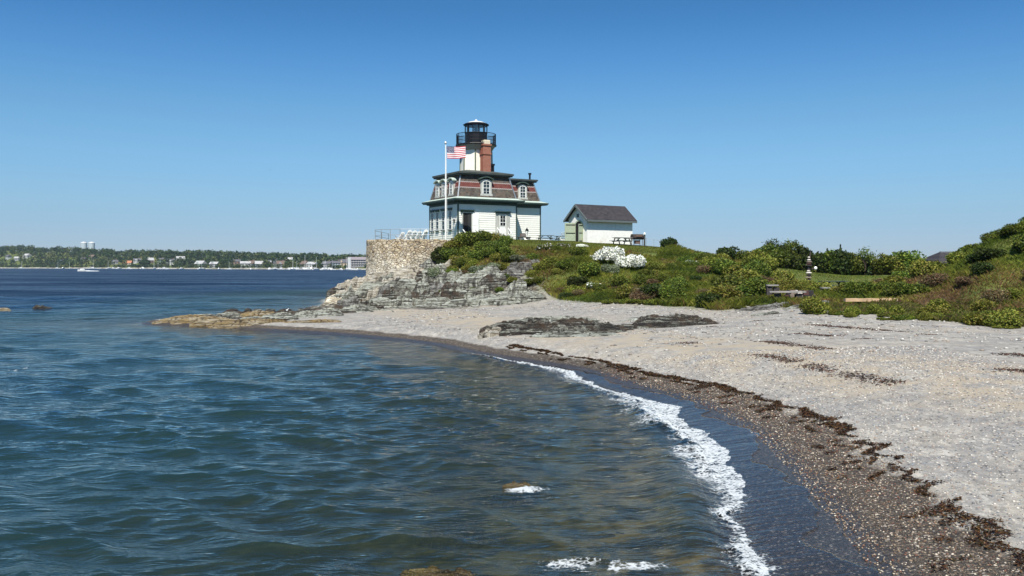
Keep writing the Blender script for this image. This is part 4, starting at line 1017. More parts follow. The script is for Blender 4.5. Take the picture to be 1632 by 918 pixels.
topz = .10 * fbm(wt_ * 1.5, wt_ * 0, 205, 3) + .05 * (vn(wt_ * 4, wt_ * 0, 206) - .5)
Zt = Zr + (Zr - .4) / 6 * topz
for k in range(len(rowsz)): V.append(np.stack([wp[:, 0] + nrm[:, 0] * pr[k], wp[:, 1] + nrm[:, 1] * pr[k], Zt[k]], -1))
for q, zz in ((-.05, None), (-.45, None), (-.45, 4.0)):
    V.append(np.stack([wp[:, 0] + nrm[:, 0] * q, wp[:, 1] + nrm[:, 1] * q, (Zt[-1] + .02) if zz is None else np.full(nW, zz)], -1))
V = np.concatenate(V); NRr = len(rowsz) + 3
i = np.arange(NRr - 1)[:, None]; j = np.arange(nW - 1)[None, :]
F = np.stack([i * nW + j, i * nW + j + 1, (i + 1) * nW + j + 1, (i + 1) * nW + j], -1).reshape(-1, 4)
tag(npmesh('stone_wall', V, F, m_stonewall(), smooth=False), 'tall curved rubble stone retaining wall under the lighthouse terrace', 'retaining wall')

# ================================================================== rocks
def m_rock(name, stops, gold=None, dark=(.040, .030, .024), darkamt=.5):
    n = NT(name); P = n.pos(obj=True); Pw = n.pos(); lay = n.attr('lay')
    stra = n.noise(n.n('Mapping', {'Vector': Pw, 'Scale': (.30, .9, 5.5), 'Rotation': (R(6), R(-7), 0)}).outputs[0], 1.6, 5, .72)
    l = n.noise(n.n('CombineXYZ', {0: n.M('MULTIPLY', lay, 1.0), 1: n.M('MULTIPLY', n.noise(P, .8, 3), .8), 2: 0.0}).outputs[0], 2.3, 5, .75)
    nz = n.noise(Pw, 2.2, 6, .7); fine = n.noise(n.n('Mapping', {'Vector': Pw, 'Scale': (1, 1, 4)}).outputs[0], 14, 4, .7)
    f = n.M('ADD', n.M('MULTIPLY', l, .28), n.M('ADD', n.M('ADD', n.M('MULTIPLY', nz, .15), n.M('MULTIPLY', stra, .47)), n.M('MULTIPLY', fine, .12)))
    f = n.M('ADD', n.M('MULTIPLY', n.M('SUBTRACT', f, .51), 2.9), .53)
    c = n.ramp(f, stops)
    if gold: c = n.mix(n.M('MULTIPLY', n.step(.46, .62, n.noise(Pw, .9, 5, .65)), .8), c, gold)
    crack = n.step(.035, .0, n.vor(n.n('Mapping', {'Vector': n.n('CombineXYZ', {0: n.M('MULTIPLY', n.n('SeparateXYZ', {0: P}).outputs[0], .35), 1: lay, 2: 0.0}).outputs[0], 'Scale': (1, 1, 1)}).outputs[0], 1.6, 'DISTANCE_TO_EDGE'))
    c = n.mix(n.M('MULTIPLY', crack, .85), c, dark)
    c = n.mix(n.M('MULTIPLY', n.step(.25, .9, n.attr('crev_shade')), .82), c, dark)  # crevice shade painted into the colour, along with dirt and lichen
    sp = n.noise(Pw, 55, 2); c = n.mix(n.M('MULTIPLY', n.step(.55, .7, sp), .25), c, (.7, .7, .66))
    h = n.M('ADD', n.M('MULTIPLY', f, 1.2), n.M('ADD', n.M('MULTIPLY', crack, -.5), n.M('MULTIPLY', fine, .35)))
    return n.done(n.bsdf(c, .85, n.bump(h, 1.0, .22), .25))
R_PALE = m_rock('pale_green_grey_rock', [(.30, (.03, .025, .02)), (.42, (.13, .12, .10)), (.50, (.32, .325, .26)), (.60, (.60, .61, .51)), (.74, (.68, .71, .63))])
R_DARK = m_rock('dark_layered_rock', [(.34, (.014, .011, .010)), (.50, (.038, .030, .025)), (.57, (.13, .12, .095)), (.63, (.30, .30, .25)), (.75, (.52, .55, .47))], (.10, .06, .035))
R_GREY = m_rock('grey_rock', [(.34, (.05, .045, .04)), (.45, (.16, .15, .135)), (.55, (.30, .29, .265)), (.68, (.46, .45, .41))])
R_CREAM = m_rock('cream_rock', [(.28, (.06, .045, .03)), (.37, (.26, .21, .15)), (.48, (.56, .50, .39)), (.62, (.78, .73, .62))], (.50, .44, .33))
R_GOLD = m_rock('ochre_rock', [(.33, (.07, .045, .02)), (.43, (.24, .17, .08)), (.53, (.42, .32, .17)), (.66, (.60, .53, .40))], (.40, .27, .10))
def rock_mesh(name, L, Wd, H, seed, mat, res=.10, tilt=.25, stepn=5, dip=.5, pwr=2.6, rough=1.0):
    nu = max(12, int(2.3 * L / 2 / res)); nv = max(12, int(2.3 * Wd / 2 / res))
    u, v = np.meshgrid(np.linspace(-1.15, 1.15, nu), np.linspace(-1.15, 1.15, nv)); x = u * L / 2; y = v * Wd / 2
    wob = 1 + .30 * fbm(x * .7 + seed, y * .7, seed, 3) + .12 * fbm(x * 2.2, y * 2.2, seed + 3, 3)
    rr = (np.abs(u) ** pwr + np.abs(v) ** pwr) ** (1 / pwr) / wob
    rr = np.maximum(rr, np.maximum(np.abs(u), np.abs(v)) / 1.09)
    env = np.clip(1 - rr, 0, 1); env = np.minimum(1, env * 2.6) ** .75
    warp = fbm(x * .55, y * .9, seed + 7, 4) * rough
    e = env * (.55 + .30 * u * tilt * 2 - .30 * v * dip + .45 * warp)
    qq = (e + .35 * (x * .12 * tilt) + .05 * fbm(x * 1.5, y * 1.5, seed + 9, 3)) * stepn
    fr = qq - np.floor(qq); ter = (np.floor(qq) + sstep(.45, .95, fr)) / stepn - .35 * (x * .12 * tilt)
    q2 = (e + .25 * (x * .12 * tilt) + .06 * fbm(x * 2.5, y * 4, seed + 15, 3)) * stepn * 3.3
    ter = .62 * ter + .38 * (np.floor(q2) + sstep(.5, .95, q2 - np.floor(q2))) / (stepn * 3.3)
    # joints: clefts that run across the ledge
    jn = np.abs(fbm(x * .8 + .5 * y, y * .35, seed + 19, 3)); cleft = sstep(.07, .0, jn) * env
    z = H * np.where(env > 0, .18 * e + .82 * ter, 0) + .09 * H * fbm(x * 3, y * 5, seed + 12, 4) * env - .30 * H * cleft
    cv, ce, ox, oy = worley(x * .9 + .35 * fbm(x, y, seed + 23, 2), y * 2.0 + .3 * fbm(x, y, seed + 27, 2), seed + 31)
    z = z * (.74 + .44 * cv) + H * env ** .5 * (.16 * (_h((cv * 1e6).astype(np.int64), (cv * 1e6).astype(np.int64) * 0, (cv * 1e6).astype(np.int64) * 0, 3) - .5) * ox + .12 * (cv - .5) * oy * 2) - .32 * H * sstep(.15, .0, ce) * env
    cv2, ce2, _a, _b = worley(x * 2.6, y * 5.5, seed + 41)
    z = z + H * .07 * (cv2 - .5) * env - .07 * H * sstep(.16, 0, ce2) * env
    z = z * sstep(0, .12, env) - 1.7 * (1 - sstep(0.0, .07, env)) - .02
    V = np.stack([x.ravel(), y.ravel(), z.ravel()], -1)
    i = np.arange(nv - 1)[:, None]; j = np.arange(nu - 1)[None, :]
    F = np.stack([i * nu + j, i * nu + j + 1, (i + 1) * nu + j + 1, (i + 1) * nu + j], -1).reshape(-1, 4)
    # closed underside
    nb = len(V); base = np.array([[-L / 2, -Wd / 2, -1.8], [L / 2, -Wd / 2, -1.8], [L / 2, Wd / 2, -1.8], [-L / 2, Wd / 2, -1.8]])
    V = np.concatenate([V, base]); F = np.concatenate([F, [[nb + 3, nb + 2, nb + 1, nb]]])
    lay = np.concatenate([(qq * 1.0 + z * 2.0 / max(H, .3) + cv * 2.2 + cv2 * .5).ravel(), np.zeros(4)])
    crev_shade = np.concatenate([np.maximum(np.maximum(cleft, sstep(.15, .0, ce)), .75 * sstep(.17, 0, ce2)).ravel(), np.zeros(4)])
    o = npmesh(name, V, F, mat, smooth=False, attrs={'lay': lay, 'crev_shade': crev_shade})
    return o
def place(o, px, Y, rz=0, dz=-.05, sc=(1, 1, 1), tilt=(0, 0)):
    x = AY(px, Y); o.location = (x, Y, TZ(x, Y) + dz); o.rotation_euler = (R(tilt[0]), R(tilt[1]), R(rz)); o.scale = sc; return o
def cp(o, mat=None):
    c = o.copy(); COL.objects.link(c)
    for k in ('label', 'group', 'category'):
        if k in c: del c[k]
    if mat: c.data = o.data.copy(); c.data.materials.clear(); c.data.materials.append(mat)
    return c
# outcrop on the beach (each ledge its own rock)
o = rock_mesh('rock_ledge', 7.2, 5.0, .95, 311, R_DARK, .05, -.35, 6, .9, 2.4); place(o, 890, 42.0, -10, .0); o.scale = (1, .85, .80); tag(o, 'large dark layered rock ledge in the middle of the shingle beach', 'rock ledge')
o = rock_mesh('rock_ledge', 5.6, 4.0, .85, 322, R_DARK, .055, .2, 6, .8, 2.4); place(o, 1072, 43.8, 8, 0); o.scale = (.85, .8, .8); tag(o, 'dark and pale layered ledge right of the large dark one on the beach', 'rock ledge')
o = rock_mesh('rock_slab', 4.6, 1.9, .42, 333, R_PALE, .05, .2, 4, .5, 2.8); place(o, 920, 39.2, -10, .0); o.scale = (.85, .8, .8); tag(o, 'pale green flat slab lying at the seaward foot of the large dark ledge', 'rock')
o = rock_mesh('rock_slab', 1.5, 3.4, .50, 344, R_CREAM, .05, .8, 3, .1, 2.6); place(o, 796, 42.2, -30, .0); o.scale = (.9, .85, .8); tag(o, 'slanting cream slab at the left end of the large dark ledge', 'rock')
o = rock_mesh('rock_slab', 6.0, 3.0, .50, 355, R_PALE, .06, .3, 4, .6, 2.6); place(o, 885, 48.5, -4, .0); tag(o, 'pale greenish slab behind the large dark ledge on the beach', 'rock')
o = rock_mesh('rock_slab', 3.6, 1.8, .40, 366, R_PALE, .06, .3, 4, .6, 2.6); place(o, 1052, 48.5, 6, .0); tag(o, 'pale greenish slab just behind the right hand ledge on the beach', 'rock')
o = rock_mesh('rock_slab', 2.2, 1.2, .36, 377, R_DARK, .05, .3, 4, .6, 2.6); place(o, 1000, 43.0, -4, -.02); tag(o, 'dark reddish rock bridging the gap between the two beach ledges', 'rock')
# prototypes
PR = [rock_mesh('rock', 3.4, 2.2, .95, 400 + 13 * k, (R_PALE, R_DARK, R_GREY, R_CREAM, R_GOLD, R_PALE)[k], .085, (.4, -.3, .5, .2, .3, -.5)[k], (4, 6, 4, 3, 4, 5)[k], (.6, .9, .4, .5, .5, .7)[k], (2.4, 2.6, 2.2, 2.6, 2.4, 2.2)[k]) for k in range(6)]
used_r = set()
def addrock(k, px, Y, rz, sx, sy, sz, label, group, dz=-.05, tilt=(0, 0)):
    o = PR[k] if k not in used_r else cp(PR[k]); used_r.add(k)
    place(o, px, Y, rz, dz, (sx, sy, sz), tilt); return tag(o, label, 'rock', group)
rr_ = np.random.default_rng(3)
# rocky foot of the headland
GL = {0: 'pale greenish rock on the stony foot of the lighthouse headland', 1: 'dark layered rock on the stony foot of the lighthouse headland', 2: 'grey rock on the stony foot of the lighthouse headland',
      3: 'cream lichen-pale rock below the curved stone wall', 5: 'pale upturned slab on the stony foot of the lighthouse headland'}
GG = 'rocks at the foot of the headland'
big = [(3, 640, 83.6, -8, 2.2, 1.7, 1.6, 'broad cream rock shelf directly under the curved stone wall'), (2, 830, 76.8, 10, 1.25, 1.0, 1.5, 'big grey crag at the right end of the headland rocks, under the grassy brow'),
       (2, 690, 84.6, 0, .8, .6, .9, 'grey boulder between the stone wall and the dark green thicket'), (3, 728, 82.8, 30, .9, .7, 1.0, 'cream boulder tucked under the dark green thicket')]
for k, px, Y, rz, sx, sy, sz, lab in big: addrock(k, px, Y, rz, sx, sy, sz, lab, None)
spots = [(3, 560, 86.5, 10, 1.1, .9, 1.5), (3, 582, 85.0, -15, 1.0, 1.1, 1.3), (0, 600, 82.6, -20, 1.3, .9, 1.3), (3, 548, 88.0, 20, .9, .8, .9), (3, 566, 82.8, -12, 1.3, .8, 1.2), (1, 545, 85.2, 8, .9, .6, .7),
         (0, 618, 79.5, -12, 1.5, .9, 1.1), (0, 590, 79.8, -6, 1.2, .7, 1.0), (5, 655, 77.6, -10, 1.6, .8, .9), (3, 640, 80.0, -8, 1.4, .8, 1.3), (1, 672, 77.5, -14, 1.3, .8, 1.0), (0, 690, 80.0, -18, 1.0, .8, 1.1),
         (2, 702, 76.4, -8, 1.3, .7, 1.1), (5, 728, 77.6, -12, 1.2, .9, 1.2), (2, 745, 79.4, 12, .9, .8, 1.2), (0, 760, 76.6, -10, 1.5, .8, 1.2), (5, 785, 77.6, -16, 1.2, .8, 1.3), (1, 800, 75.6, -6, 1.3, .8, 1.1),
         (2, 848, 77.4, 6, 1.1, .9, 1.4), (1, 838, 74.0, -10, 1.2, .7, .9), (5, 608, 75.2, -18, 1.5, .9, .6), (0, 590, 73.8, -24, 1.4, .8, .55), (0, 650, 73.4, -8, 1.5, .8, .6), (5, 700, 72.8, -6, 1.6, .8, .7), (0, 745, 72.0, -10, 1.7, .9, .75),
         (0, 780, 72.6, -4, 1.5, .8, .8), (5, 730, 74.4, -8, 1.2, .7, 1.0), (1, 680, 74.6, -10, 1.4, .6, .8), (0, 820, 71.2, -6, 1.4, .8, .7), (5, 850, 69.5, -6, 1.2, .8, .6), (1, 868, 71.8, -8, 1.2, .7, .9), (1, 895, 70.8, -4, 1.3, .6, .8),
         (2, 918, 69.8, -4, 1.0, .6, .8), (1, 940, 68.6, -8, 1.3, .6, .8), (2, 972, 66.0, 0, 1.1, .6, .7), (1, 628, 76.8, -14, 1.1, .6, .8), (1, 572, 79.0, -10, 1.0, .6, .6), (0, 548, 81.0, -15, .9, .6, .5), (0, 800, 69.4, -8, 1.3, .6, .5), (5, 715, 70.4, -8, 1.3, .6, .4), (0, 660, 70.8, -12, 1.3, .6, .4), (2, 966, 76.6, 0, .5, .4, .7)]
for _ in range(60):
    _p = rr_.uniform(548, 870); _y = rr_.uniform(72, 84) - (3 if _p < 600 else 0); _t = AY(_p, _y)
    if float(poly_sd(VEG, [_t], [_y])[0]) > .5 or float(poly_sd(PLAT, [_t], [_y])[0]) > -1.6: continue
    spots.append((int(rr_.choice([0, 1, 1, 2, 3, 5])), _p, _y, rr_.uniform(-30, 25), rr_.uniform(.35, .85), rr_.uniform(.3, .6), rr_.uniform(.8, 1.5)))
spots = [q for q in spots if float(poly_sd(VEG, [AY(q[1], q[2])], [q[2]])[0]) < -.5 and not (q[1] > 690 and q[2] > 78.3)]
for k, px, Y, rz, sx, sy, sz in spots: addrock(k, px, Y, rz + rr_.uniform(-8, 8), sx, sy, sz * (1.35 if Y < 81 else 1.0), GL[k], GG, -.05, (rr_.uniform(-12, 8), rr_.uniform(-10, 10)))
# the low spit
GS = 'rocks of the low spit'
SL_ = {4: 'flat ochre rock at the seaward edge of the low spit', 1: 'dark rock on the far side of the low spit', 0: 'pale greenish slab on the crest of the low spit', 5: 'pale upturned slab where the low spit joins the headland'}
spit = [(4, 282, 58.4, -8, 1.0, .7, .45), (4, 322, 57.6, -4, 1.2, .8, .55), (4, 350, 56.0, -10, 1.1, .7, .5), (4, 384, 54.8, -6, 1.2, .8, .55), (4, 300, 60.0, 6, 1.1, .7, .5), (0, 345, 60.5, -4, 1.2, .8, .6), (1, 352, 59.0, -4, 1.0, .5, .6), (1, 398, 62.0, -4, 1.4, .8, .95), (4, 410, 60.5, -4, 1.0, .7, .8),
        (1, 432, 62.4, -8, 1.1, .8, .85), (0, 420, 57.5, -6, 1.4, .9, .6), (1, 455, 61.0, -10, 1.2, .8, .9), (0, 470, 59.5, -10, .9, .6, .6), (1, 482, 63.0, -6, 1.4, .8, .8), (0, 500, 61.5, -6, 1.3, .8, .7), (1, 520, 64.5, -6, 1.5, .8, .8), (4, 508, 54.0, -6, .9, .5, .4), (4, 470, 54.0, -6, .6, .3, .3), (0, 548, 66.0, -10, 1.4, .9, .8), (1, 560, 69.5, -14, 1.3, .8, .9), (5, 590, 69.0, -26, 1.5, .8, .7), (1, 538, 71.5, -10, 1.2, .8, .8), (4, 430, 54.6, 4, .7, .4, .45), (1, 425, 55.8, 12, .9, .4, .5)]
for k, px, Y, rz, sx, sy, sz in spit: addrock(k, px, Y, rz + rr_.uniform(-6, 6), sx, sy, sz, SL_[k], GS, -.08, (rr_.uniform(-4, 4), rr_.uniform(-4, 4)))
# rocks near the fire ring on the right
for i, (k, px, Y, rz, s_) in enumerate([(2, 1216, 49.6, 0, .42), (2, 1238, 50.2, 20, .38), (1, 1262, 50.2, 10, .30), (2, 1192, 50.0, -10, .30), (0, 1274, 48.6, 0, .35), (0, 1300, 48.8, 10, .40), (1, 1285, 49.2, 8, .3)]):
    addrock(k, px, Y, rz, s_ * 1.4, s_, s_ * 1.1, ['grey', 'dark', 'pale'][{2: 0, 1: 1, 0: 2}[k]] + ' boulder at the beach edge in front of the stone fire ring', 'boulders before the fire ring', -.02)
o = cp(PR[0]); place(o, 1222, 46.6, 5, -.01, (.45, .28, .22)); tag(o, 'small pale flat slab lying alone on the sand near low green plants', 'rock')
# half-drowned rocks in the sea
for (k, x, y, z, s_, sz, lab) in [(1, AY(68, 80), 80, -.05, .55, .5, 'dark rock with breaking water far out in the blue sea'), (4, AY(3, 76), 76, -.10, .5, .5, 'ochre rock awash at the left edge of the sea')]:
    o = cp(PR[k]); o.location = (x, y, z); o.scale = (s_, s_ * .5, sz); tag(o, lab, 'rock')
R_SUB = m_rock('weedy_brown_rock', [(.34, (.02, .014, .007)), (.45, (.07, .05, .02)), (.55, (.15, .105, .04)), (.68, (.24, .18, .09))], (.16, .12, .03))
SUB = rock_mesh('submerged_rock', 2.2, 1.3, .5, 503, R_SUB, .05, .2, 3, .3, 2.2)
for i, (x, y, z, sx, sy, sz, rz, lab) in enumerate([(.15, 15.35, -.27, .55, .42, .85, 10, 'weedy rock awash under a splash of foam, farthest from the shore camera'), (-.75, 13.25, -.34, .62, .5, .75, -8, 'golden brown rock showing under the water between two others'), (-.75, 11.0, -.24, 1.0, .5, .75, -4, 'long brown rock breaking the surface at the bottom of the picture'), (-2.7, 12.1, -.38, .7, .5, .7, 10, 'dark rock under the swell left of the other drowned rocks'), (1.5, 13.2, -.36, .8, .5, .5, 0, 'brown rock under shallow water close to the breaking wave')]):
    o = SUB if i == 0 else cp(SUB); o.location = (x, y, z); o.scale = (sx, sy, sz); o.rotation_euler = (0, 0, R(rz)); tag(o, lab, 'rock')

# ================================================================== plants
def m_leaf(name, trans=.3, hue=0.12):
    n = NT(name); c = n.attr('col', 'Color'); r = n.n('ObjectInfo').outputs['Random']
    h = n.n('HueSaturation', {'Hue': n.M('ADD', .5 - .02, n.M('MULTIPLY', r, .04)), 'Value': n.M('ADD', .82, n.M('MULTIPLY', r, .42)), 'Saturation': 1.0, 'Color': c}).outputs[0]
    p = n.bsdf(h, .6, None, .25)
    t = n.n('BsdfTranslucent', {'Color': h}).outputs[0]
    return n.done(n.n('MixShader', {0: trans, 1: p, 2: t}).outputs[0])
LEAF = m_leaf('foliage'); GRASSM = m_leaf('grass_blades', .35)
BARK = m_paint('bark', (.09, .065, .045), .9, .3, 8, .6)
def quads(cen, size, rng, aspect=.6, up=.0, colors=None):
    n = len(cen); a = rng.normal(size=(n, 3)); a[:, 2] += up; a /= np.linalg.norm(a, axis=1)[:, None]
    b = rng.normal(size=(n, 3)); b -= (a * b).sum(1)[:, None] * a; b /= np.linalg.norm(b, axis=1)[:, None]
    s = (np.asarray(size) * rng.uniform(.6, 1.3, n))[:, None]
    V = np.stack([cen - a * s, cen + b * s * aspect, cen + a * s, cen - b * s * aspect], 1).reshape(-1, 3)
    F = np.arange(4 * n).reshape(n, 4)
    C = None if colors is None else np.repeat(colors, 4, 0)
    return V, F, C
def pick(rng, pal, n, t=None):
    pal = np.array(pal); i = rng.integers(0, len(pal), n) if t is None else np.clip((t * len(pal)).astype(int), 0, len(pal) - 1)
    return pal[i] * rng.uniform(.75, 1.25, (n, 1))
P_GREEN = [(.055, .090, .010), (.085, .120, .014), (.125, .150, .018), (.040, .065, .010), (.15, .165, .025)]
P_DARK = [(.022, .042, .008), (.035, .056, .009), (.050, .070, .011), (.030, .038, .009)]
P_YEL = [(.155, .165, .018), (.19, .185, .030), (.12, .145, .016), (.23, .20, .045), (.09, .11, .015)]
P_RED = [(.13, .065, .035), (.17, .10, .055), (.09, .06, .03), (.10, .10, .03), (.20, .15, .085)]
P_GREY = [(.19, .22, .13), (.24, .27, .17), (.15, .18, .10)]
P_WHT = [(.80, .80, .74), (.85, .85, .80), (.70, .72, .62)]
def crown_points(rng, n, r, h, lobes=7, fill=.35, flat=False):
    th = rng.uniform(0, 6.28, lobes); rad = r * .55 * np.sqrt(rng.uniform(0, 1, lobes)); lc = np.stack([rad * np.cos(th), rad * np.sin(th), h * rng.uniform(.32, .72, lobes)], -1); lr = rng.uniform(.32, .55, lobes) * min(r, h)
    k = rng.integers(0, lobes, n); d = rng.normal(size=(n, 3)); d /= np.linalg.norm(d, axis=1)[:, None]
    q = 1 - fill * rng.uniform(0, 1, n) ** 1.5
    p = lc[k] + d * (lr[k] * q)[:, None] * np.array([1.15, 1.15, h / max(r, h) * 1.0 + .1])
    p += rng.normal(size=p.shape) * .03 * r
    p[:, 2] = np.clip(p[:, 2], .02, None)
    return p, k
def shrub_mesh(name, seed, r, h, n, size, pal, lobes=7, twig=True, pal2=None, f2=0.0, aspect=.6):
    rng = np.random.default_rng(seed); p, k = crown_points(rng, n, r, h, lobes)
    cl = rng.uniform(.72, 1.3, lobes)[k][:, None]
    c = pick(rng, pal, n) * cl
    if pal2 is not None:
        m = (rng.uniform(0, 1, n) < f2) & (p[:, 2] > h * .25); c[m] = pick(rng, pal2, m.sum())
    V, F, C = quads(p, np.full(n, size), rng, aspect, 0, c); mats = [LEAF]; mi = np.zeros(len(F), int)
    if twig:
        tv = []; 
        for i in range(9):
            e = p[rng.integers(0, n)]; a = np.array([rng.normal() * .05 * r, rng.normal() * .05 * r, -.1]); d = np.array([.018 + .01 * r, 0, 0]); d2 = np.array([0, .018 + .01 * r, 0])
            tv += [a - d, a + d, e + d * .3, e - d * .3, a - d2, a + d2, e + d2 * .3, e - d2 * .3]
        tv = np.array(tv); V2 = np.concatenate([V, tv]); F2 = np.arange(len(V), len(V) + len(tv)).reshape(-1, 4)
        F = np.concatenate([F, F2]); C = np.concatenate([C, np.tile([[.07, .05, .035]], (len(tv), 1))]); V = V2
    return npmesh(name, V, F, LEAF, colors=C)
SHR = {}
def proto(key, *a, **k): SHR[key] = [shrub_mesh('shrub', s, *a, **k) for s in k.pop('seeds')] if False else None
def mk(key, seeds, *a, **k): SHR[key] = [[shrub_mesh(k.get('nm', 'shrub'), s, *a, **{q: w_ for q, w_ in k.items() if q != 'nm'}), False] for s in seeds]
mk('green', (1, 2, 3), 1.0, 1.1, 3800, .075, P_GREEN, 9)
mk('dark', (4, 5), 1.0, 1.15, 3800, .080, P_DARK, 9)
mk('yel', (6, 7, 8), 1.0, 1.0, 3600, .075, P_YEL, 9)
mk('red', (9, 10), 1.0, .9, 3400, .075, P_RED, 9, aspect=.3)
mk('grey', (11, 12), 1.0, .95, 4200, .055, P_GREY, 5)
mk('white', (13, 14), 1.0, .9, 4600, .075, P_GREEN, 7, pal2=P_WHT, f2=.93)
mk('low', (15, 16, 17), 1.0, .45, 2400, .060, P_YEL[:3] + P_GREEN, 9)
mk('speck', (18,), 1.0, .9, 3600, .075, P_GREEN, 8, pal2=P_WHT, f2=.18)
cntk = {}
def shrub(key, x, y, s, label, group, sz=1.0, rz=None, name='shrub', cat='shrub', dz=-.08):
    L_ = SHR[key]; i = cntk.get(key, 0); cntk[key] = i + 1; e = L_[i % len(L_)]
    if e[1]: o = e[0].copy(); COL.objects.link(o); [o.__delitem__(k) for k in ('label', 'group', 'category') if k in o]
    else: o = e[0]; e[1] = True
    o.name = name
    o.location = (x, y, TZ(x, y) + dz * s); o.scale = (s, s, s * sz); o.rotation_euler = (0, 0, rr_.uniform(0, 6.28) if rz is None else rz)
    return tag(o, label, cat, group)
def shp(key, px, Y, s, label, group=None, sz=1.0, **k): return shrub(key, AY(px, Y), Y, s, label, group, sz, **k)
# thicket under the house
g1 = 'bushes of the thicket between stone wall and lawn'
for px, Y, s in [(697, 85.6, .75), (708, 85.4, 1.0), (724, 85.6, 1.25), (742, 85.7, 1.3), (758, 85.6, 1.3), (775, 85.4, 1.2), (792, 85.0, 1.1), (806, 84.2, .8), (700, 84.2, .8), (718, 84.0, 1.05), (735, 83.6, 1.15), (752, 83.6, 1.15), (770, 83.4, 1.15), (786, 83.0, 1.0), (744, 82.4, .8), (762, 81.8, .9), (778, 81.6, .9), (706, 83.2, .6), (716, 81.0, .55), (712, 79.0, .5), (752, 80.6, .8), (798, 82.0, .9), (806, 80.8, .8), (738, 80.9, .8), (728, 82.0, .9), (724, 80.0, .6), (744, 79.6, .6), (788, 80.4, .7)]:
    shp('dark' if (px < 712) else ('yel' if px % 4 == 0 else 'green'), px, Y, s * .95, 'dark green bush in the thicket between the stone wall and the lawn', g1, .95)
# grey cushions
shp('grey', 694, 79.4, 1.05, 'round grey green cushion shrub leftmost on the headland rocks', None, 1.0)
shp('grey', 764, 78.6, 1.05, 'grey green cushion shrub left of a smaller twin on the headland rocks', None, 1.0)
shp('grey', 785, 78.8, .9, 'smaller grey green cushion shrub touching its larger twin on the headland rocks', None, .8)
shp('grey', 826, 78.4, 1.0, 'grey green cushion shrub growing on top of the big grey crag', None, .6, dz=.35)
shp('red', 836, 76.4, .62, 'reddish brown bush hanging down the face of the big grey crag', None, 1.6, dz=.2)
shp('grey', 969, 72.6, .9, 'pale grey green cushion shrub just below the white flowering bushes', None, .9)
for px, Y, s in [(704, 78.8, .6), (698, 77.6, .5)]: shp('red', px, Y, s, 'reddish brown low bush beside the leftmost grey cushion shrub', 'reddish bushes by the cushion shrub', .7)
for px, Y, s, k_ in [(722, 77.6, .5, 'green'), (742, 77.4, .45, 'yel'), (756, 75.6, .4, 'green'), (700, 75.8, .4, 'green'), (775, 75.4, .45, 'yel'), (808, 76.2, .5, 'green'), (846, 75.2, .55, 'yel'), (735, 79.0, .6, 'red'), (748, 78.2, .8, 'green'), (720, 79.2, .7, 'green'), (800, 78.6, .8, 'yel'), (812, 79.6, .9, 'green'), (854, 77.6, .9, 'green'), (864, 75.6, .9, 'yel'), (704, 78.0, .7, 'green'), (730, 76.6, .6, 'yel'), (765, 77.2, .75, 'green'), (782, 76.4, .6, 'green'), (818, 74.8, .6, 'yel'), (796, 74.0, .45, 'green'), (842, 73.4, .6, 'green'), (690, 77.0, .5, 'yel'), (662, 79.0, .35, 'green'), (812, 73.0, .45, 'green'), (858, 73.0, .6, 'green')]:
    shp(k_, px, Y, s, 'small tuft of plants rooted between the headland rocks', 'tufts between the headland rocks', .75)
# white flowers
shp('white', 967, 75.8, 1.45, 'tallest bush covered with white flowers in the middle of the slope', None, .95)
shp('white', 989, 74.6, 1.1, 'white flowering bush between the tallest one and the broad right hand one', None, .8)
shp('white', 1007, 74.2, 1.35, 'broad white flowering bush at the right end of the flowering patch', None, .9)
shp('white', 950, 76.2, .7, 'small white flowering bush at the left end of the flowering patch', None, .7)
shp('speck', 899, 81.4, .75, 'low bush with a few white flowers below the shed door', None, .7); shp('white', 899, 81.9, .42, 'small clump of white flowers below the shed door', None, .6)
shp('white', 924, 82.0, .5, 'small clump of white flowers below the shed front corner', None, .7); shp('white', 934, 82.2, .35, 'tiny clump of white flowers below the shed front wall', None, .7)
shp('speck', 868, 80.2, .9, 'dark bush with scattered white flowers right of the big grey crag', None, .9)
# slope below the lawn: many bushes
rs = np.random.default_rng(21)
g2 = 'bushes on the slope below the lawn'; cnt = 0
LBL = {'green': 'green bush among the overgrowth on the slope below the lawn', 'yel': 'yellow green bush among the overgrowth on the slope below the lawn', 'dark': 'dark green bush among the overgrowth on the slope below the lawn', 'red': 'reddish brown bush among the overgrowth on the slope below the lawn', 'speck': 'white-flecked bush among the overgrowth on the slope below the lawn', 'low': 'low leafy plant at the foot of the overgrown slope'}
while cnt < 84:
    px = rs.uniform(865, 1235); Y = rs.uniform(53, 81.5); x = AY(px, Y)
    v = float(poly_sd(VEG, [x], [Y])[0]); l = float(poly_sd(LAWN, [x], [Y])[0]); l2 = float(poly_sd(LAWN2, [x], [Y])[0])
    if v < .7 or l > -1.2 or l2 > -.5: continue
    if 940 < px < 1025 and 71.5 < Y < 79: continue
    s = rs.uniform(.5, 1.25) * (1.1 if px > 1120 else .85); key = rs.choice(['green', 'yel', 'dark', 'red', 'speck'], p=[.38, .30, .20, .08, .04])
    shrub(key, x, Y, s, LBL[key], g2, rs.uniform(.6, .95)); cnt += 1
for px, Y, s in [(1010, 59, .8), (1030, 58, .8), (1050, 57.2, .9), (1072, 56.2, .8), (990, 60, .7), (1090, 55.4, .7), (968, 60.5, .6), (1168, 51.6, .55), (1180, 51, .5), (1205, 50.6, .55), (1218, 50.8, .5), (1226, 52.5, .7), (1162, 54, .8), (1185, 53.5, .9), (1205, 54, .9), (1150, 55, .9), (1132, 55.5, .9), (1110, 56.5, .9)]:
    shp('low', px, Y, s, LBL['low'], 'low plants at the foot of the slope', 1.1)
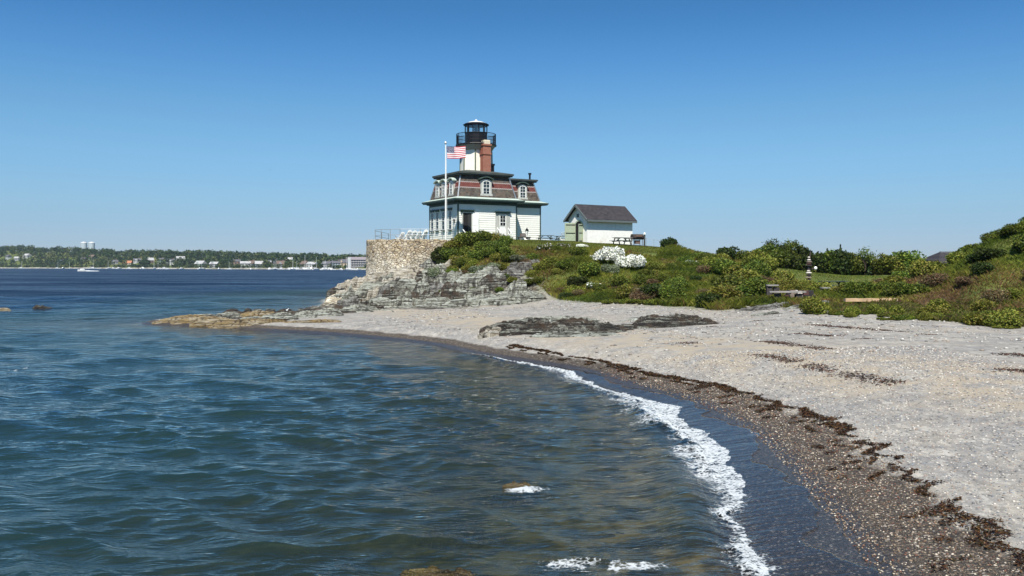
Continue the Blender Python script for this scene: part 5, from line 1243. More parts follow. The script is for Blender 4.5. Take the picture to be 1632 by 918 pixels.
# bushes screening the lawn, tall ones on the skyline
g3 = 'bushes of the hedge behind the small lawn'
for px, Y, s, sz, key in [(1206, 77, 1.25, 1.0, 'yel'), (1222, 80, 1.6, 1.0, 'green'), (1240, 84, 1.8, .95, 'dark'), (1254, 86, 1.9, 1.0, 'green'), (1268, 87, 2.0, 1.1, 'dark'), (1276, 90, 1.7, 1.1, 'green'), (1292, 91, 1.9, 1.0, 'green'), (1306, 90.5, 1.7, 1.1, 'dark'), (1320, 90.5, 2.0, 1.05, 'green'), (1334, 90.5, 2.0, 1.1, 'dark'), (1348, 90.5, 1.9, 1.0, 'green'), (1360, 91.5, 1.8, .95, 'dark'), (1372, 92.5, 1.6, .9, 'dark'), (1388, 93.5, 1.6, .9, 'green'), (1402, 92, 1.8, .9, 'yel'), (1416, 91.5, 1.9, .95, 'green'), (1430, 91.5, 2.0, .95, 'yel'), (1444, 91.5, 2.1, .95, 'green'), (1456, 91, 1.7, .9, 'yel'), (1232, 78, 1.5, .9, 'green'), (1215, 74, 1.2, .9, 'yel'), (1196, 72, 1.1, .9, 'green'), (1478, 80, 1.0, .9, 'yel'), (1462, 82, 1.1, .9, 'green')]:
    shp(key, px, Y, s, {'dark': 'dark green', 'green': 'mid green', 'yel': 'yellow green'}[key] + ' bush in the tall hedge along the back of the small lawn', g3, sz)
for px, Y, s in [(1285, 59, .7), (1305, 56, .9), (1270, 62, .9), (1258, 60, .8), (1290, 64, .7), (1240, 62, 1.0), (1228, 58, .9), (1250, 66, 1.1)]:
    shp('yel', px, Y, s, 'grassy yellow green bush left of the small lawn near the fire ring', 'bushes left of the small lawn', .8)
# mound on the right
g4 = 'bushes on the steep mound at the right'
cnt = 0
while cnt < 62:
    x = rs.uniform(22.5, 40); y = rs.uniform(37.5, 62)
    if float(poly_sd(MOUND, [x], [y])[0]) < .4: continue
    if x / y > .66: continue
    z = TZ(x, y); 
    key = rs.choice(['green', 'yel', 'dark', 'red'], p=[.36, .36, .12, .16]) if z > 3.0 else rs.choice(['red', 'yel', 'green', 'dark'], p=[.55, .2, .15, .10])
    shrub(key, x, y, rs.uniform(.55, 1.2), {'green': 'green', 'yel': 'yellow green', 'dark': 'dark green', 'red': 'reddish brown'}[key] + (' bush high on' if z > 3.0 else ' bush low on') + ' the steep mound at the right', g4, rs.uniform(.55, .9)); cnt += 1
g5 = 'low plants along the back of the beach'
for i in range(58):
    px = rs.uniform(1300, 1625); t = (px - 1300) / 332; Y = 45.6 - 6.6 * t + rs.uniform(-1.4, 3.2 - .6 * t); 
    if 1325 < px < 1440 and Y > 45.3: continue
    if px < 1345 and Y > 47.5: continue
    shp('low' if rs.uniform() < .75 else 'yel', px, Y, rs.uniform(.4, .85) * (.6 if 1325 < px < 1440 else 1), 'low green plant in the strip along the back of the beach under the mound', g5, rs.uniform(.6, 1.1))
for px, Y, s in [(1345, 53, .8), (1360, 52.5, .9), (1378, 52.5, .9), (1395, 53, .8), (1412, 52, .8), (1430, 50.5, .9), (1450, 50, .9), (1350, 56, .7), (1425, 54, .9), (1440, 57, 1.0)]:
    shp('yel' if px % 2 else 'green', px, Y, s, 'bushy green plant behind the long driftwood plank', 'plants behind the driftwood plank', .8)
for px, Y, s in [(1065, 86.5, .95), (1074, 86.2, .7)]: shp('dark' if px < 1070 else 'red', px, Y, s, ('dark green' if px < 1070 else 'reddish') + ' bush alone on the skyline right of the thin railing', None, 1.0)
for k in SHR:
    for e in SHR[k]:
        if not e[1]: bpy.data.objects.remove(e[0])

# small trees on the skyline
def tree(px, Y, h, r, n, size, label, cat='tree', name='tree', cone=False, pal=P_GREEN, seed=5, base=None):
    x = AY(px, Y); z = TZ(x, Y); rt = empty(name, (x, Y, z - .1), 0, label, cat); rng = np.random.default_rng(seed)
    mb = MB(); mb.tube((0, 0, 0), (.05, 0, h * (.9 if cone else .5)), .05, .02 if cone else .035, 7); tips = []
    for i in range(9):
        a = rng.uniform(0, 6.28); z0 = h * rng.uniform(.15, .45); z1 = h * rng.uniform(.5, .98); rr2 = r * rng.uniform(.3, .95) * (.4 if cone else 1)
        e = Vector((rr2 * math.cos(a), rr2 * math.sin(a), z1)); m_ = Vector((rr2 * .4 * math.cos(a), rr2 * .4 * math.sin(a), (z0 + z1) / 2)); mb.tube((.03, 0, z0), m_, .04, .025, 5); mb.tube(m_, e, .025, .01, 5); tips.append(e)
    mb.build('trunk', BARK, rt)
    if cone:
        t = rng.uniform(0, 1, n) ** .8; a = rng.uniform(0, 6.28, n); q = r * (1.05 - t) * rng.uniform(.3, 1.3, n) * (.6 + .5 * np.sin(t * 26)); p = np.stack([q * np.cos(a), q * np.sin(a), h * (.15 + .85 * t)], -1)
    else:
        T_ = np.array([tuple(t) for t in tips]); k = rng.integers(0, len(T_), n); p = T_[k] + rng.normal(size=(n, 3)) * np.array([r * .24, r * .24, r * .20])
    V, F, C = quads(p, np.full(n, size), rng, .6, 0, pick(rng, pal, n)); npmesh('crown', V, F, LEAF, rt, colors=C)
    return rt
tree(1378, 90, 3.0, 1.0, 650, .09, 'small airy tree standing alone above the hedge', seed=8)
tree(1318, 92, 2.9, .45, 500, .09, 'thin dark conifer tip rising above the hedge, left of a taller one', 'tree', 'conifer_tree', True, P_DARK, 9)
tree(1339, 92, 3.3, .55, 650, .09, 'taller thin dark conifer rising above the hedge', 'tree', 'conifer_tree', True, P_DARK, 10)
tree(1236, 84, 2.7, 1.0, 900, .10, 'ragged dark bush-like tree at the left end of the hedge', 'tree', 'tree', False, P_DARK, 12)
tree(1258, 87, 2.9, 1.1, 1100, .10, 'ragged green tree beside the dark one at the left end of the hedge', 'tree', 'tree', False, P_GREEN, 14)

# grass: blades over the overgrown ground, one uncountable mass per kind
def blades(name, X, Y, h, w, pal, rng, label=None, seedn=0, lean=.5, palt=None):
    n = len(X); Z = terrain(X, Y) - .03; a = rng.uniform(0, 6.28, n); d = np.stack([np.cos(a), np.sin(a), np.zeros(n)], -1) * (w * rng.uniform(.6, 1.4, n))[:, None]
    base = np.stack([X, Y, Z], -1); hh = h * rng.uniform(.5, 1.3, n); l = rng.normal(size=(n, 2)) * lean * hh[:, None] + np.array([.12, 0]) * hh[:, None]
    tip = base + np.stack([l[:, 0], l[:, 1], hh], -1); mid = base + np.stack([l[:, 0] * .3, l[:, 1] * .3, hh * .6], -1)
    V = np.stack([base - d, base + d, mid + d * .8, tip, ], 1).reshape(-1, 3); F = np.arange(4 * n).reshape(n, 4)
    t = palt if palt is not None else None
    C = pick(rng, pal, n) if t is None else pick(rng, pal, n, t)
    f = .65 + .7 * vn(X * .6, Y * .6, 301 + seedn); C = C * f[:, None]
    C = np.repeat(C, 4, 0)
    return tag(npmesh(name, V, F, GRASSM, colors=C), label, 'grass', kind='stuff')
def scatter(n, x0, x1, y0, y1, rng): return rng.uniform(x0, x1, n), rng.uniform(y0, y1, n)
rg = np.random.default_rng(77)
X, Y = scatter(330000, -12, 32, 48, 90, rg); v = poly_sd(VEG, X, Y); l = poly_sd(LAWN, X, Y); l2 = poly_sd(LAWN2, X, Y); md = poly_sd(MOUND, X, Y)
dens = vn(X * .5, Y * .5, 311)
m = (v > -.1 + dens * 1.0) & (l < -.2) & (l2 < -.2) & (md < .5) & (X / Y < .62) & (poly_sd(PLAT, X, Y) < -.4)
X, Y = X[m][:210000], Y[m][:210000]; t = np.clip(vn(X * .35, Y * .35, 321) * .8 + .35 * vn(X * 1.7, Y * 1.7, 322) - .05 + rg.normal(size=len(X)) * .13, 0, .999)
hh = .16 + .34 * vn(X * .4, Y * .4, 331) ** 1.3
blades('meadow_grass', X, Y, hh, .016, [(.05, .085, .010), (.085, .12, .012), (.125, .15, .016), (.17, .175, .024), (.20, .175, .04), (.17, .10, .04)], rg, 'long mixed green and tawny grass overgrowing the slope', palt=t)
X, Y = scatter(60000, 14, 27, 36, 51, rg); v = poly_sd(VEG, X, Y); m = (v > -.2 + .5 * vn(X * 1.2, Y * 1.2, 315)) & (v < 4.5); X, Y = X[m], Y[m]
blades('beach_grass', X, Y, .10 + .22 * vn(X * .7, Y * .7, 316), .014, [(.06, .09, .012), (.10, .13, .016), (.15, .16, .024), (.19, .165, .05), (.17, .12, .06)], rg, 'sparse tawny and green grass along the back edge of the beach')
X, Y = scatter(90000, -6, 16.5, 81.5, 90, rg); m = poly_sd(LAWN, X, Y) > -.6; X, Y = X[m], Y[m]
hx, hy = X - HX, Y - HY; m = ~((hx * .866 + hy * .5 > -.2) & (-hx * .5 + hy * .866 > -.2) & (hx * .866 + hy * .5 < 11.6)); X, Y = X[m], Y[m]
blades('lawn_grass', X, Y, np.full(len(X), .09), .02, [(.09, .115, .016), (.13, .145, .022), (.17, .155, .035)], rg, 'short yellow green lawn in front of the lighthouse and the shed')
X, Y = scatter(50000, 20, 34.5, 60, 89, rg); m = poly_sd(LAWN2, X, Y) > -.4; X, Y = X[m], Y[m]
blades('lawn_grass', X, Y, np.full(len(X), .09), .02, [(.08, .115, .014), (.12, .14, .022), (.16, .15, .035)], rg, 'mown lawn between the fire ring and the hedge')
X, Y = scatter(260000, 20, 44, 34, 74, rg); md = poly_sd(MOUND, X, Y); v = poly_sd(VEG, X, Y); m = (md > -.6) & (v > .2 + 1.2 * vn(X * .6, Y * .6, 341)) & (X / Y < .7); X, Y = X[m][:200000], Y[m][:200000]
Zm = terrain(X, Y); t = np.clip(.95 - (Zm - 1.0) * .24 + .5 * (vn(X * .5, Y * .5, 351) - .5) + rg.normal(size=len(X)) * .12, 0, .999)
blades('mound_grass', X, Y, .12 + .22 * vn(X * .5, Y * .5, 361), .011, [(.08, .11, .012), (.12, .145, .016), (.17, .17, .024), (.18, .15, .04), (.17, .09, .04), (.20, .13, .07)], rg, 'coarse grass on the steep mound, green above and reddish brown below', palt=t)
# ================================================================== far shore across the water
PX = np.array([-1500, -900, 0, 300, 580, 900, 1500]); DD = np.array([1900, 1700, 1480, 1120, 900, 840, 900])
SKP = np.array([-1500, -300, 0, 40, 60, 110, 140, 200, 250, 290, 330, 380, 430, 470, 500, 540, 580, 1000, 1500])
SKY_ = np.array([397, 394, 395, 393, 397, 396, 399, 402, 402, 404, 403, 406, 407, 409, 407, 411, 412, 413, 414])
def Dp(p): return np.interp(p, PX, DD)
def Hp(p): return np.clip((424 - np.interp(p, SKP, SKY_)) / FPX * (Dp(p) + 230) + CAM_H - 10.0, 1.5, 60)
def fz_(p, t): return -1.5 + 2.9 * sstep(0, 7, t) + 2.2 * sstep(10, 50, t) + Hp(p) * sstep(35, 230, t) * (1 - .5 * sstep(300, 520, t)) + .8 * fbm(np.asarray(p, float) * .03, np.asarray(t, float) * .03, 401, 3)
pp = np.linspace(-1500, 1500, 600); tt = np.array([-30, -8, 0, 3, 6, 9, 14, 22, 35, 50, 70, 90, 115, 140, 170, 200, 230, 270, 320, 400, 520, 640])
T2, P2 = np.meshgrid(tt, pp, indexing='ij'); D2 = Dp(P2) + T2; ZZ = fz_(P2, T2); ZZ[T2 < -4] = -4
n = NT('far_shore_ground'); P = n.pos(); t_ = n.attr('t')
c = n.ramp(n.noise(P, .03, 5, .6), [(.35, (.045, .065, .018)), (.5, (.10, .12, .035)), (.65, (.16, .15, .07))])
c = n.mix(n.step(10, 6, t_), c, n.ramp(n.noise(P, .05, 4, .7), [(.4, (.14, .13, .11)), (.55, (.34, .33, .30)), (.7, (.10, .10, .08))]))
FARM = n.done(n.bsdf(c, .9, None, .1))
tag(npmesh('hills', np.stack([((P2 - 816) / FPX * D2).ravel(), D2.ravel(), ZZ.ravel()], -1), (lambda F: F[(np.arange(len(F)) % 600) != 599])(grid_faces(len(tt), 600)), FARM, smooth=True, attrs={'t': T2.ravel()}), kind='structure')
rf_ = np.random.default_rng(41)
HPX = [(14, 411), (28, 413), (44, 409), (100, 418), (133, 417), (147, 412), (183, 419), (204, 421), (219, 417), (240, 417), (258, 418), (273, 420), (288, 416), (320, 423), (342, 424), (377, 419), (392, 424), (403, 422), (413, 424), (435, 421), (448, 425), (461, 418), (486, 423), (498, 426), (522, 425), (536, 427), (548, 421)]
HT = {}
for hp, hy in HPX:
    ts = np.arange(24, 330, 3.0); zt = CAM_H + (424 - hy) / FPX * (Dp(hp) + ts); ok = np.where(fz_(np.full(len(ts), hp), ts) >= zt - 2.2)[0]; HT[hp] = float(ts[ok[0]]) if len(ok) else 60.
nT = 2300; tp = rf_.uniform(-420, 700, nT); t0 = 14 + 300 * rf_.uniform(0, 1, nT) ** .9; t0[:600] = rf_.uniform(9, 34, 600)
keep = np.ones(nT, bool)
for hp, hy in HPX:
    th = HT[hp]; keep &= ~((np.abs(tp - hp) < 5.5) & (t0 < th + 8) & (t0 > max(20, th - 60)) & (rf_.uniform(0, 1, nT) < .90))
keep &= ~((tp > 553) & (tp < 584) & (t0 < 60)); tp, t0 = tp[keep], t0[keep]; nT = len(tp)
tD = Dp(tp) + t0; tx = (tp - 816) / FPX * tD; tz = fz_(tp, t0); small = t0 < 32
cr_ = np.where(small, rf_.uniform(1.8, 3.4, nT), rf_.uniform(4.0, 7.5, nT)); chh = np.where(small, rf_.uniform(3, 5, nT), rf_.uniform(7.5, 12.5, nT))
NL = 80; k = np.repeat(np.arange(nT), NL); d = rf_.normal(size=(nT * NL, 3)); d /= np.linalg.norm(d, axis=1)[:, None]; q = rf_.uniform(.55, 1.0, nT * NL)
p = np.stack([tx[k] + d[:, 0] * cr_[k] * q, tD[k] + d[:, 1] * cr_[k] * q, tz[k] + chh[k] * .52 + d[:, 2] * chh[k] * .5 * q], -1)
pal = np.array([(.020, .038, .014), (.030, .054, .018), (.052, .076, .022), (.030, .048, .026), (.078, .090, .030)]); col = pal[rf_.integers(0, 5, nT)][k] * rf_.uniform(.7, 1.3, (nT * NL, 1))
V, F, C = quads(p, np.where(small[k], .55, 1.15), rf_, .75, 0, col)
LEAFF = m_leaf('far_foliage', .15)
tag(npmesh('woods', V, F, LEAFF, colors=C), 'dark green wooded hill along the far shore', 'woods', kind='stuff')
# houses of the far shore
def wallm(c): return m_paint('house_paint', c, .7, .08, .3)
WM = {'white': wallm((.52, .53, .52)), 'grey': wallm((.30, .31, .32)), 'tan': wallm((.46, .38, .28)), 'pale blue': wallm((.42, .48, .52)), 'cream': wallm((.46, .43, .34)), 'brown': wallm((.17, .12, .10)), 'pale green': wallm((.32, .38, .32))}
RM = {'dark grey': m_paint('grey_shingle', (.09, .09, .10), .8), 'brown': m_paint('brown_shingle', (.14, .10, .08), .8), 'pale grey': m_paint('pale_shingle', (.36, .36, .36), .8), 'orange': m_paint('orange_tiles', (.42, .17, .09), .8)}
def fhouse(px, D, z, w, dpt, h, rh, wall, roof, rz, label, name='house', storeys=2, cols=3):
    x = (px - 816) / FPX * D; o = empty(name, (x, D, z), R(rz), label, 'house')
    mb = MB(); mb.prism([(-w / 2, -2.5), (w / 2, -2.5), (w / 2, h), (-w / 2, h)], -dpt / 2, dpt / 2, 'y'); mb.build('wall', WM[wall], o)
    mb = MB(); mb.prism([(-dpt / 2 - .5, h - .1), (dpt / 2 + .5, h - .1), (0, h + rh)], -w / 2 - .5, w / 2 + .5, 'x'); r_ = mb.build('roof', RM[roof], o)
    mb = MB(); mb.box(w * .2, w * .2 + 1, -.5, .5, h, h + rh + 1.2); mb.build('chimney', WM['brown'], r_)
    if w > 9:
        mb = MB(); mb.prism([(-1.5, 0), (1.5, 0), (1.5, 1.3), (0, 2.6), (-1.5, 1.3)], -dpt / 2 - .1, 0, 'y'); mb.v = [(a - w * .15, b, c + h - .1) for a, b, c in mb.v]; mb.build('dormer', WM[wall], o)
    for s_ in range(storeys):
        for c_ in range(cols):
            xx = -w / 2 + w * (c_ + .5) / cols; zz = 1.0 + s_ * h / storeys
            mb = MB(); mb.box(xx - .65, xx + .65, -dpt / 2 - .04, -dpt / 2 - .01, zz, zz + 1.5); mb.build('window', GLASS, o)
    return o
cyc = [('white', 'dark grey'), ('grey', 'pale grey'), ('white', 'pale grey'), ('pale blue', 'dark grey'), ('brown', 'dark grey'), ('white', 'brown'), ('grey', 'dark grey'), ('cream', 'orange'), ('white', 'dark grey'), ('brown', 'pale grey'), ('pale green', 'dark grey'), ('white', 'dark grey'), ('cream', 'pale grey'), ('pale green', 'pale grey'), ('grey', 'pale grey'), ('brown', 'dark grey'), ('white', 'pale grey'), ('white', 'brown'), ('pale blue', 'pale grey'), ('white', 'dark grey'), ('grey', 'brown'), ('tan', 'pale grey'), ('cream', 'brown'), ('white', 'pale grey'), ('grey', 'dark grey'), ('pale blue', 'dark grey'), ('tan', 'dark grey')]
ORD = ['first', 'second', 'third', 'fourth', 'fifth', 'sixth', 'seventh', 'eighth', 'ninth', 'tenth', 'eleventh', 'twelfth', 'thirteenth', 'fourteenth', 'fifteenth', 'sixteenth', 'seventeenth', 'eighteenth', 'nineteenth', 'twentieth', 'twenty-first', 'twenty-second', 'twenty-third', 'twenty-fourth', 'twenty-fifth', 'twenty-sixth', 'twenty-seventh']
for i, ((hp, hy), (wl, rf2)) in enumerate(zip(HPX, cyc)):
    D = float(Dp(hp)) + HT[hp]; z = float(fz_(np.array([hp]), np.array([HT[hp]]))[0]) + .3
    w_ = rf_.uniform(8, 13); h_ = rf_.uniform(3.6, 5.2)
    fhouse(hp, D, z - .5, w_, rf_.uniform(7, 9), h_, rf_.uniform(2.6, 4), wl, rf2, rf_.uniform(-35, 35), f'{wl} house with {rf2} roof on the far shore, {ORD[i]} house from the left', cols=3)
# hotel-like block
D = float(Dp(568)) + 25; z = CAM_H + (424 - 428) / FPX * D; x = (569 - 816) / FPX * D
o = empty('apartment_building', (x, D, z), R(4), 'long grey waterfront block with rows of windows on the far shore beside the stone wall', 'building')
mb = MB(); mb.box(-9, 12, -6, 6, -3, 9.2); mb.build('wall', m_paint('mauve_wall', (.26, .23, .25), .7), o)
mb = MB(); mb.prism([(-6.6, 9.2), (6.6, 9.2), (0, 12.2)], -9.4, 12.4, 'x'); mb.build('roof', m_paint('mauve_roof', (.22, .19, .20), .8), o)
mb = MB(); mb.box(-8.8, -5.6, -6.8, -5.9, -3, 11.5); mb.build('tower', WM['white'], o)
for s_ in range(3):
    mb = MB(); mb.box(-5.4, 12.1, -6.5, -6.02, 2.2 + s_ * 2.4, 2.6 + s_ * 2.4); mb.build('balcony', WM['white'], o)
    for c_ in range(7): mb = MB(); mb.box(-4.6 + c_ * 2.4, -3.2 + c_ * 2.4, -6.06, -6.01, 2.75 + s_ * 2.4, 4.2 + s_ * 2.4); mb.build('window', GLASS, o)
# water towers
for px, lab in ((134, 'left one of two white water towers above the far woods'), (146.5, 'right one of two white water towers above the far woods')):
    D = 1770.; x = (px - 816) / FPX * D; o = empty('water_tower', (x, D, 28), 0, lab, 'water tower')
    mb = MB(); mb.lathe(0, 0, [(5.2, 8.5), (6.0, 10.0), (6.2, 20.0), (6.0, 21.5)], 20); mb.build('tank', WM['pale blue'], o, smooth=False)
    mb = MB(); mb.lathe(0, 0, [(6.4, 21.501), (6.4, 22.0), (4.5, 23.2), (1.0, 24.2), (.5, 24.6)], 20); mb.build('roof', WM['white'], o)
    mb = MB(); mb.lathe(0, 0, [(3.0, -12), (2.4, 8.499)], 14); mb.build('pedestal', WM['white'], o)
# boats
HULL = m_paint('white_hull', (.80, .80, .78), .3, .04); HULLB = m_paint('blue_hull', (.04, .08, .18), .3); MAST = m_paint('mast_metal', (.62, .62, .62), .4)
def hull(L, B, H):
    mb = MB(); st = [(-.5, .80), (-.25, 1.0), (.1, .95), (.35, .6), (.5, .04)]; vs = []
    for t, b in st: vs += [(t * L, -b * B / 2, H * (1 + .25 * max(0, t))), (t * L, b * B / 2, H * (1 + .25 * max(0, t))), (t * L, b * B * .36, -.35), (t * L, -b * B * .36, -.35)]
    fs = []
    for i in range(4):
        for j in range(4): fs.append((i * 4 + j, i * 4 + (j + 1) % 4, i * 4 + 4 + (j + 1) % 4, i * 4 + 4 + j))
    fs += [(0, 1, 2, 3), (16, 19, 18, 17)]; mb.add(vs, fs); return mb
def sailboat():
    o = empty('sailboat', (0, 0, 0)); hull(8.5, 2.6, .95).build('hull', HULL, o)
    mb = MB(); mb.box(-1.6, 1.4, -.75, .75, .9, 1.45); mb.build('cabin', HULL, o)
    mb = MB(); mb.tube((.6, 0, .9), (.6, 0, 11.5), .14, .10, 6); m_ = mb.build('mast', MAST, o)
    mb = MB(); mb.tube((.6, 0, 2.0), (-3.3, 0, 1.9), .16, n=6); mb.build('boom', MAST, m_); return o
def motorboat():
    o = empty('motorboat', (0, 0, 0)); hull(7.5, 2.6, 1.05).build('hull', HULL, o)
    mb = MB(); mb.prism([(-1.4, 1.0), (1.3, 1.0), (.8, 2.2), (-1.2, 2.2)], -.9, .9, 'y'); mb.build('cabin', HULL, o)
    mb = MB(); mb.box(-1.1, .55, -.93, .93, 1.55, 1.95); mb.build('windows', GLASS, o); return o
sb, mbt = sailboat(), motorboat(); firsts = {0: True, 1: True}
def boat(kind, px, D, rz, label, group=None, sc=1.0):
    src = sb if kind == 0 else mbt
    o = src if firsts[kind] else copy_tree(src); firsts[kind] = False
    for k_ in ('label', 'group'):
        if k_ in o: del o[k_]
    o.location = ((px - 816) / FPX * D, D, 0.0); o.rotation_euler = (0, 0, R(rz)); o.scale = (sc,) * 3; return tag(o, label, 'boat', group)
for px, lab, sc in ((34, 'white sailboat moored leftmost off the far shore', 1.0), (92, 'white sailboat moored off the far shore left of the water towers', .9), (148, 'white sailboat with tall mast moored below the water towers', 1.25), (485, 'white sailboat with the tallest mast near the waterfront block', 1.35)):
    boat(0, px, float(Dp(px)) - 45, rf_.uniform(-30, 30), lab, None, sc)
for i in range(46):
    px = rf_.choice([rf_.uniform(205, 578), rf_.uniform(430, 578)]) if i > 5 else rf_.uniform(100, 240)
    kd_ = 0 if rf_.uniform() < .3 else 1
    boat(kd_, px, float(Dp(px)) - rf_.uniform(12, 70), rf_.uniform(-180, 180), ('white sailboat' if kd_ == 0 else 'white motorboat') + ' in the line of boats moored along the far shore', 'boats moored along the far shore', rf_.uniform(.7, 1.15))
o = boat(1, 131, 640, 172, 'white motorboat speeding left across the dark blue bay in front of the far shore', None, .95); o.rotation_euler = (0, R(-4), R(172))
FOAMM = m_paint('wake_foam', (.55, .58, .60), .9)
bx = (131 - 816) / FPX * 640; mb = MB(); rk = random.Random(5)
for i in range(26):
    t = i / 26; xx = bx + 2.5 + t * 10; ww = .25 + .9 * (1 - t); mb.lathe(xx, 640 + rk.uniform(-.3, .3), [(ww, .02), (ww * .8, .25 + .35 * (1 - t) * rk.random()), (.05, .35 + .4 * (1 - t))], 7)
tag(mb.build('wake', FOAMM), 'white foaming wake behind the speeding motorboat', 'wake', kind='stuff')

# ================================================================== birds
def gull_sit(x, y, z, rz, label):
    o = empty('gull', (x, y, z), R(rz), label, 'bird')
    prof = [(.0, -.24), (.05, -.20), (.085, -.10), (.10, .0), (.085, .10), (.05, .17)]
    mb = MB(); vs = []; nn_ = 10
    path = [(-.26, .16, .015), (-.18, .17, .05), (-.06, .18, .09), (.06, .19, .10), (.14, .22, .08), (.17, .28, .05), (.18, .33, .055), (.20, .36, .05), (.23, .36, .02), (.28, .35, .006)]
    for (px_, pz, r) in path:
        for i in range(nn_): a = 2 * math.pi * i / nn_; vs.append((px_, r * math.cos(a), pz + r * math.sin(a)))
    fs = [(k * nn_ + i, k * nn_ + (i + 1) % nn_, (k + 1) * nn_ + (i + 1) % nn_, (k + 1) * nn_ + i) for k in range(len(path) - 1) for i in range(nn_)] + [tuple(range(nn_)), tuple(range((len(path) - 1) * nn_, len(path) * nn_))[::-1]]
    for sx in (-.03, .03): 
        n0 = len(vs); vs += [(.03, sx - .006, .10), (.03, sx + .006, .10), (.04, sx + .006, -.02), (.04, sx - .006, -.02)]; fs.append((n0, n0 + 1, n0 + 2, n0 + 3))
    mb.add(vs, fs); mb.build('body', m_paint('white_feathers', (.75, .75, .73), .8), o, smooth=True)
    for s_ in (-1, 1):
        mb = MB(); mb.add([(.10, s_ * .085, .26), (.12, s_ * .105, .17), (-.10, s_ * .095, .13), (-.34, s_ * .03, .17), (-.12, s_ * .07, .25)], [(0, 1, 2, 3, 4)]); mb.build('wing', m_paint('grey_feathers', (.28, .29, .31), .8), o)
    return o
def rocktop(x, y):
    bpy.context.view_layer.update()
    dg = bpy.context.evaluated_depsgraph_get(); ok, loc, *_ = SC.ray_cast(dg, Vector((x, y, 30)), Vector((0, 0, -1))); return loc.z if ok else TZ(x, y)
gull_sit(AY(437, 62), 62, rocktop(AY(437, 62), 62), 160, 'white gull standing on the dark spit rocks, left of two').scale = (.62,) * 3
gull_sit(AY(455.5, 61.2), 61.2, rocktop(AY(455.5, 61.2), 61.2), 20, 'white gull standing on the dark spit rocks, right of two').scale = (.75,) * 3
x, y, z = AT(430, 271, 190); o = empty('flying_gull', (x, y, z), R(20), 'white gull flying low in the blue sky above the far shore', 'bird')
mb = MB(); mb.tube((-.05, 0, 0), (-.28, 0, .0), .08, .02, 8); mb.tube((-.05, 0, 0), (.22, 0, .02), .08, .035, 8); mb.build('body', m_paint('dusky_feathers', (.12, .12, .12), .8), o)
for s_ in (-1, 1):
    mb = MB(); mb.add([(.10, 0, .05), (-.10, 0, .05), (-.06, s_ * .35, .17), (.10, s_ * .33, .18), (-.12, s_ * .68, .06), (-.02, s_ * .62, .08)], [(0, 1, 2, 3), (3, 2, 4, 5)]); w2 = mb.build('wing', m_paint('white_wing', (.80, .80, .80), .8), o)
o.rotation_euler = (0, 0, R(90))

# ================================================================== things by the small lawn
SLATEM = m_paint('grey_stone_slab', (.28, .26, .24), .85, .2, 3, .6); DSTN = m_paint('dark_stone_block', (.055, .045, .045), .9, .3, 4, .8)
def blockm(mb, w, d, h, seed, x=0, y=0, z=0):
    rk = random.Random(seed); bm_ = []
    vs = [(x + i * w / 2 * rk.uniform(.8, 1.1), y + j * d / 2 * rk.uniform(.8, 1.1), z + (k * h * rk.uniform(.88, 1.05))) for k in (0, 1) for (i, j) in ((-1, -1), (1, -1), (1, 1), (-1, 1))]
    mb.add(vs, [(3, 2, 1, 0), (4, 5, 6, 7), (0, 1, 5, 4), (1, 2, 6, 5), (2, 3, 7, 6), (3, 0, 4, 7)])
def stone_table(px, Y, L, Wd, h, rz, label, cat='stone table'):
    x = AY(px, Y); o = empty('stone_table', (x, Y, TZ(x, Y)), R(rz), label, cat); mb = MB()
    n0 = 18; rk = random.Random(int(px)); top = []
    for i in range(n0): a = 2 * math.pi * i / n0; q = rk.uniform(.88, 1.08); top.append((L / 2 * abs(math.cos(a)) ** .6 * math.copysign(1, math.cos(a)) * q, Wd / 2 * abs(math.sin(a)) ** .6 * math.copysign(1, math.sin(a)) * q))
    mb.prism(top, h - .08, h, 'z'); mb.build('slab', SLATEM, o)
    for s_ in (-1, 1): mb = MB(); blockm(mb, .35, Wd * .6, h - .06, int(px) + s_, s_ * L * .28, 0, -.05); mb.build('support', DSTN, o)
    return o
stone_table(1256, 52.0, 2.15, .8, .62, -4, 'long grey stone slab table on dark blocks behind the beach boulders')
stone_table(1231, 55.5, .80, .55, .75, 0, 'small pale stone slab table against the overgrown slope')
stone_table(1318, 55.0, .85, .6, .50, 0, 'low grey stone bench in front of the dark green picnic table', 'stone bench')
pt = copy_tree(pt0); put(pt, 1328, None, 60.0, 12, 0, 'dark green picnic table on the small lawn behind the driftwood plank', 'picnic table')
# fire ring
x = AY(1275, 53.2); fr_ = empty('fire_ring', (x, 53.2, TZ(x, 53.2)), 0, 'rough ring of dark and reddish stones beside the long slab table', 'fire ring')
rk = random.Random(3); cols_ = [m_paint('dark_red_stone', (.10, .045, .04), .9), m_paint('black_stone', (.03, .025, .025), .9), m_paint('pale_stone', (.55, .51, .46), .85), m_paint('grey_brown_stone', (.20, .16, .13), .9)]
for i in range(20):
    a = i * 2 * math.pi / 10; r = .72 if i < 10 else .62; mb = MB(); blockm(mb, rk.uniform(.28, .42), rk.uniform(.25, .35), rk.uniform(.20, .30), i + 50, r * math.cos(a), r * .8 * math.sin(a), 0 if i < 10 else .22); mb.build('stone', cols_[2 if i in (13, 17) else rk.choice([0, 1, 1, 3])], fr_)
